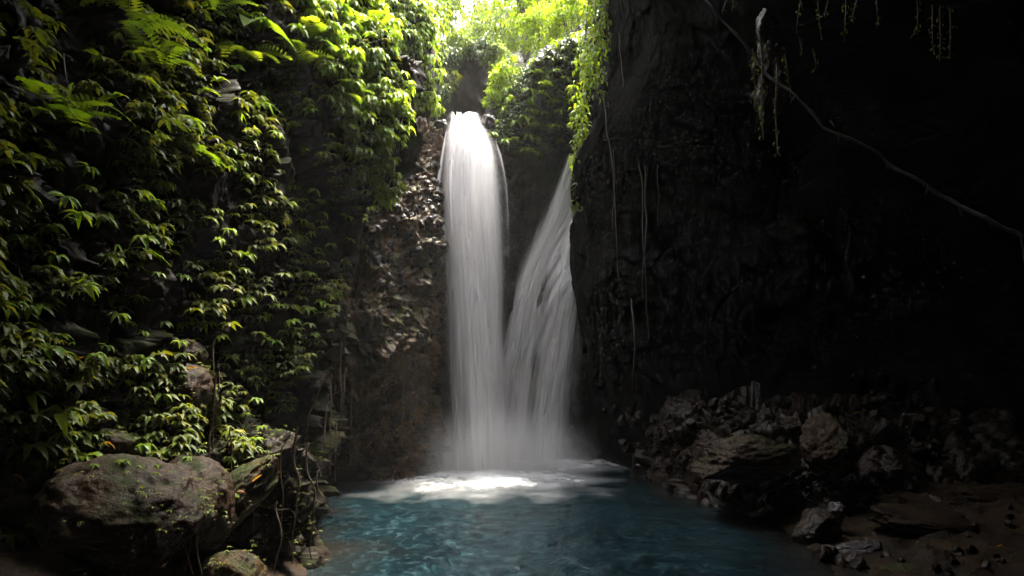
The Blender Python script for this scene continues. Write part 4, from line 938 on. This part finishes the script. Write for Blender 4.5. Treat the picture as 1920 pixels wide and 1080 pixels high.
for i, (x, y, Y) in enumerate([(1345, 35, 8.05), (1400, 95, 7.9), (1412, 120, 7.85), (1490, 182, 7.5), (1556, 228, 7.28), (1571, 250, 7.2), (1650, 292, 6.9), (1660, 300, 6.88), (1742, 350, 6.6), (1800, 390, 6.4), (1850, 412, 6.25)]):
    L_ = random.uniform(.03, .10); dx = random.uniform(-.06, .06)
    tw = link('twig', tube_mesh('twig', [([Vector((0, 0, .01)), Vector((dx * .6, 0, -L_ * .5)), Vector((dx, 0, -L_))], [.012, .008, .004])], 5), M['vine'], tv); tw.location = W(x, y, Y) - tv.location
strand('vine_twig', [W(1893, 432, 6.1), W(1912, 445, 6.05), W(1925, 500, 6.0)], .012, M['vine'], 'short dangling twig at the lower end of the knotted vine', 'twig')
ROOTS = [((1180, 80), (1215, 640), 14.0, .012, 'pale'), ((1130, 170), (1160, 520), 14.1, .014, 'pale'), ((1140, 190), (1150, 430), 14.2, .01, 'dark'), ((1205, 200), (1205, 560), 14.0, .014, 'pale'), ((1225, 120), (1232, 420), 13.9, .008, 'dark'),
         ((1160, 60), (1172, 330), 14.0, .008, 'dark'), ((1183, 560), (1186, 730), 13.6, .014, 'pale')]
for i, (a, b, Y, r0, kd) in enumerate(ROOTS):
    strand('hanging_root', [W(a[0], a[1], Y), W((a[0] + b[0]) / 2 + 5, (a[1] + b[1]) / 2, Y - .1), W(b[0], b[1], Y)], r0, M['root' if kd == 'dark' else 'paleroot'],
           'thin %s aerial root, %s from the right cliff edge' % (kd, ['fourth', 'first', 'second', 'fifth', 'outermost', 'third', 'lowest short one'][i]), 'aerial root', 'aerial roots on the dark right cliff', wob=.025, r1=r0 * .3)
LR = [((415, 670), (395, 850), 6.9, .008), ((412, 690), (372, 1000), 6.3, .010), ((402, 640), (408, 800), 7.2, .006), ((432, 800), (436, 960), 6.4, .007), ((590, 480), (600, 600), 10.5, .012), ((640, 560), (590, 740), 11.5, .016), ((610, 700), (560, 860), 9.5, .014), ((560, 800), (548, 1060), 7.2, .014), ((580, 830), (585, 1050), 7.2, .012), ((520, 940), (515, 1075), 7.0, .012), ((600, 880), (612, 960), 7.4, .008),
      ((345, 1000), (355, 1078), 5.6, .012), ((362, 960), (340, 1075), 5.7, .01), ((372, 985), (372, 1078), 5.6, .009), ((475, 900), (470, 1000), 6.6, .006), ((120, 100), (135, 200), 5.4, .004), ((535, 830), (525, 1000), 7.1, .009), ((680, 420), (640, 620), 12.6, .012), ((660, 640), (655, 880), 13, .014), ((760, 620), (752, 830), 13.6, .02), ((700, 560), (690, 760), 13.2, .014), ((790, 560), (800, 690), 14.2, .018)]
LRN = ['short root beside the long hanging pair', 'long root hanging down to the mossy slab', 'thin root behind the long hanging pair', 'pale sapling stem over the mossy slab', 'upright root among the upper right sprigs', 'slanting root crossing the dark recess', 'slanting root ending at the brown crown rock', 'long root down the dark bulge', 'rightmost long root down the dark bulge', 'root reaching the bottom edge below the bulge', 'twiggy root end over the inlet',
       'fibrous root at the left of the bottom root tuft', 'crossing root of the bottom root tuft', 'right root of the bottom root tuft', 'fine root on the mossy slab', 'fine upright stalk in the dark upper corner', 'left root down the dark bulge', 'root along the rim of the leafy cliff', 'long brown root on the lower buttress', 'thick mossy root near the buttress edge', 'brown root on the middle of the buttress', 'stub root beside the main fall']
for (a, b, Y, r0), nm in zip(LR, LRN):
    strand('hanging_root', [W(a[0], a[1], Y), W((a[0] + b[0]) / 2 + random.uniform(-6, 6), (a[1] + b[1]) / 2, Y - .05), W(b[0], b[1], Y)], r0, M['root'], nm, 'hanging root', 'roots hanging on the left side', wob=.03)
for i, (x0, y0, x1, y1, Y) in enumerate([(655, 560, 632, 700, 11.2), (640, 640, 628, 860, 10.4), (622, 700, 618, 890, 10.0), (648, 690, 640, 800, 10.8), (612, 760, 600, 900, 9.6), (632, 790, 626, 905, 10.2)]):
    strand('hanging_root', [W(x0, y0, Y), W((x0 + x1) / 2 + random.uniform(-5, 5), (y0 + y1) / 2, Y - .1), W(x1, y1, Y - .1)], .012, M['root'],
           '%s brown root of the fringe on the dark inlet edge' % ORD[i].replace('lowest', 'first'), 'hanging root', 'roots hanging on the left side', wob=.03)
for i, (x, y) in enumerate([(1488, 335), (1505, 395), (1530, 400), (1545, 410), (1590, 385), (1591, 418), (1520, 455), (1547, 485), (1482, 300)]):
    h = shoot([T_right], x, y)
    if h: creeper(h[0] + h[1] * .06, .25, '%s faint little leaf tuft down the black right wall' % ORD[i].replace('lowest', 'topmost'), M['spur'], .09, 50, (0, 0), 'leaf tufts on the black right wall', .01, M['root'], .07)
# pale rock tongue with roots hanging under the overhang
B('rock_tongue', W(1445, 165, 8.0), (.24, .24, .60), (0, 2, 0), 51, M['boulder'], 'pale ragged rock tongue hanging from the cave roof', 6, 20, .5, .9, .16, cat='rock')
B('rock_tongue', W(1437, 45, 8.0), (.19, .2, .2), (0, 2, 0), 52, M['boulder'], 'round knob at the head of the ragged rock tongue', 5, 14, .5, .9, .1, cat='rock')
for i, (x, y, ln) in enumerate([(1500, 0, .35), (1530, -10, .5), (1555, -10, .25), (1585, -20, .6), (1610, -10, .3), (1640, -20, .4), (1720, -20, .5), (1745, -10, .65), (1765, -20, .8), (1500, 70, .2), (1525, 90, .25), (1470, 100, .5), (1425, 60, 1.2), (1455, 120, 1.0), (1780, 10, .6), (1410, 90, .7), (1365, -10, .2), (1380, -20, .25)]):
    p = W(x, y, 7.6); creeper(p, ln, '%s withered tuft along the cave roof' % ORD[i].replace('lowest', 'first'), M['under'], .05, 26, (random.uniform(-.1, .1), 0), 'withered tufts under the cave roof', .012, M['root'], .03)

# fallen leaves
DL = [(290, 697, 7.0, .2, 'long orange-brown leaf lying on the jutting ledge rock'), (350, 690, 7.1, .12, 'small yellow leaf on top of the jutting ledge rock'), (255, 545, 7.6, .24, 'curled brown leaf caught among the sprigs'), (18, 885, 4.9, .14, 'orange leaf at the left frame edge'),
      (110, 690, 5.9, .2, 'rusty leaf under the large left sprig'), (195, 825, 6.1, .12, 'brown curled leaf above the big wet boulder'), (270, 400, 7.2, .12, 'orange leaf beneath the upper left sprigs'), (470, 900, 6.4, .1, 'orange leaf on the mossy slab'), (445, 920, 6.3, .08, 'yellow leaf at the foot of the sapling'),
      (1440, 925, 10.6, .18, 'ochre leaf on the mud below the long block'), (1600, 775, 11, .2, 'ochre leaf behind the humped boulder'), (1437, 898, 10.8, .07, 'tiny red leaf under the long block'), (445, 870, 6.4, .08, 'brown leaf beside the sapling leaves')]
DLM = [mesh_np('fallen_leaf', *leaf_arrays(6, w_, d_, .25, .06, 80 + k)) for k, (w_, d_) in enumerate([(.3, .25), (.36, -.3), (.28, .6)])]
for me in DLM: me.materials.append(M['deadleaf'])
TA = [bvh_of(o) for o in ()]
for i in range(16):
    x = random.uniform(1480, 1910); y = random.uniform(925, 1070); h = shoot(TR, x, y)
    if h: DL.append((x, y - 2, h[0].y - .02, random.uniform(.05, .11), 'small dead leaf lying on the right bank mud, number %s from the water' % ORD[i].replace('lowest', 'first')))
DL[13:] = [(a, b, c, d, 'small dead leaf on the right bank mud, %s from the water' % ORD[i].replace('lowest', 'first')) for i, (a, b, c, d, e) in enumerate(sorted(DL[13:]))]
for x, y, Y, s, lb in DL:
    h = shoot(T_rocks + [T_left, T_ground, T_bank], x, y + 4); o = bpy.data.objects.new('fallen_leaf', random.choice(DLM)); C.objects.link(o); o.location = (h[0] + h[1] * .015) if h else W(x, y, Y); s *= (h[0].y / Y) if h else 1; o.scale = (s, s, s)
    o.rotation_euler = (rad(random.uniform(-40, 10)), rad(random.uniform(-20, 30)), rad(random.uniform(-30, 40))); tag(o, lb, 'fallen leaf', 'fallen leaves')

# ------------------------------------------------------------------ haze
def haze(dens):
    x0, x1, y0, y1, z0, z1 = -16, 16, -16, 45, -3, 24
    V = [(x, y, z) for x in (x0, x1) for y in (y0, y1) for z in (z0, z1)]
    me = mesh_np('haze', V, [(0, 1, 3, 2), (4, 6, 7, 5), (0, 4, 5, 1), (2, 3, 7, 6), (0, 2, 6, 4), (1, 5, 7, 3)])
    o = link('haze', me, vol_mat('haze', dens, (.95, .95, .93)), None, None, False) if False else link('haze', me, vol_mat('haze', dens, (.95, .95, .93)), smooth=False)
    tag(o, 'thin humid haze filling the gorge', 'haze', kind='stuff')
HAZE = .0006
if HAZE: haze(HAZE)
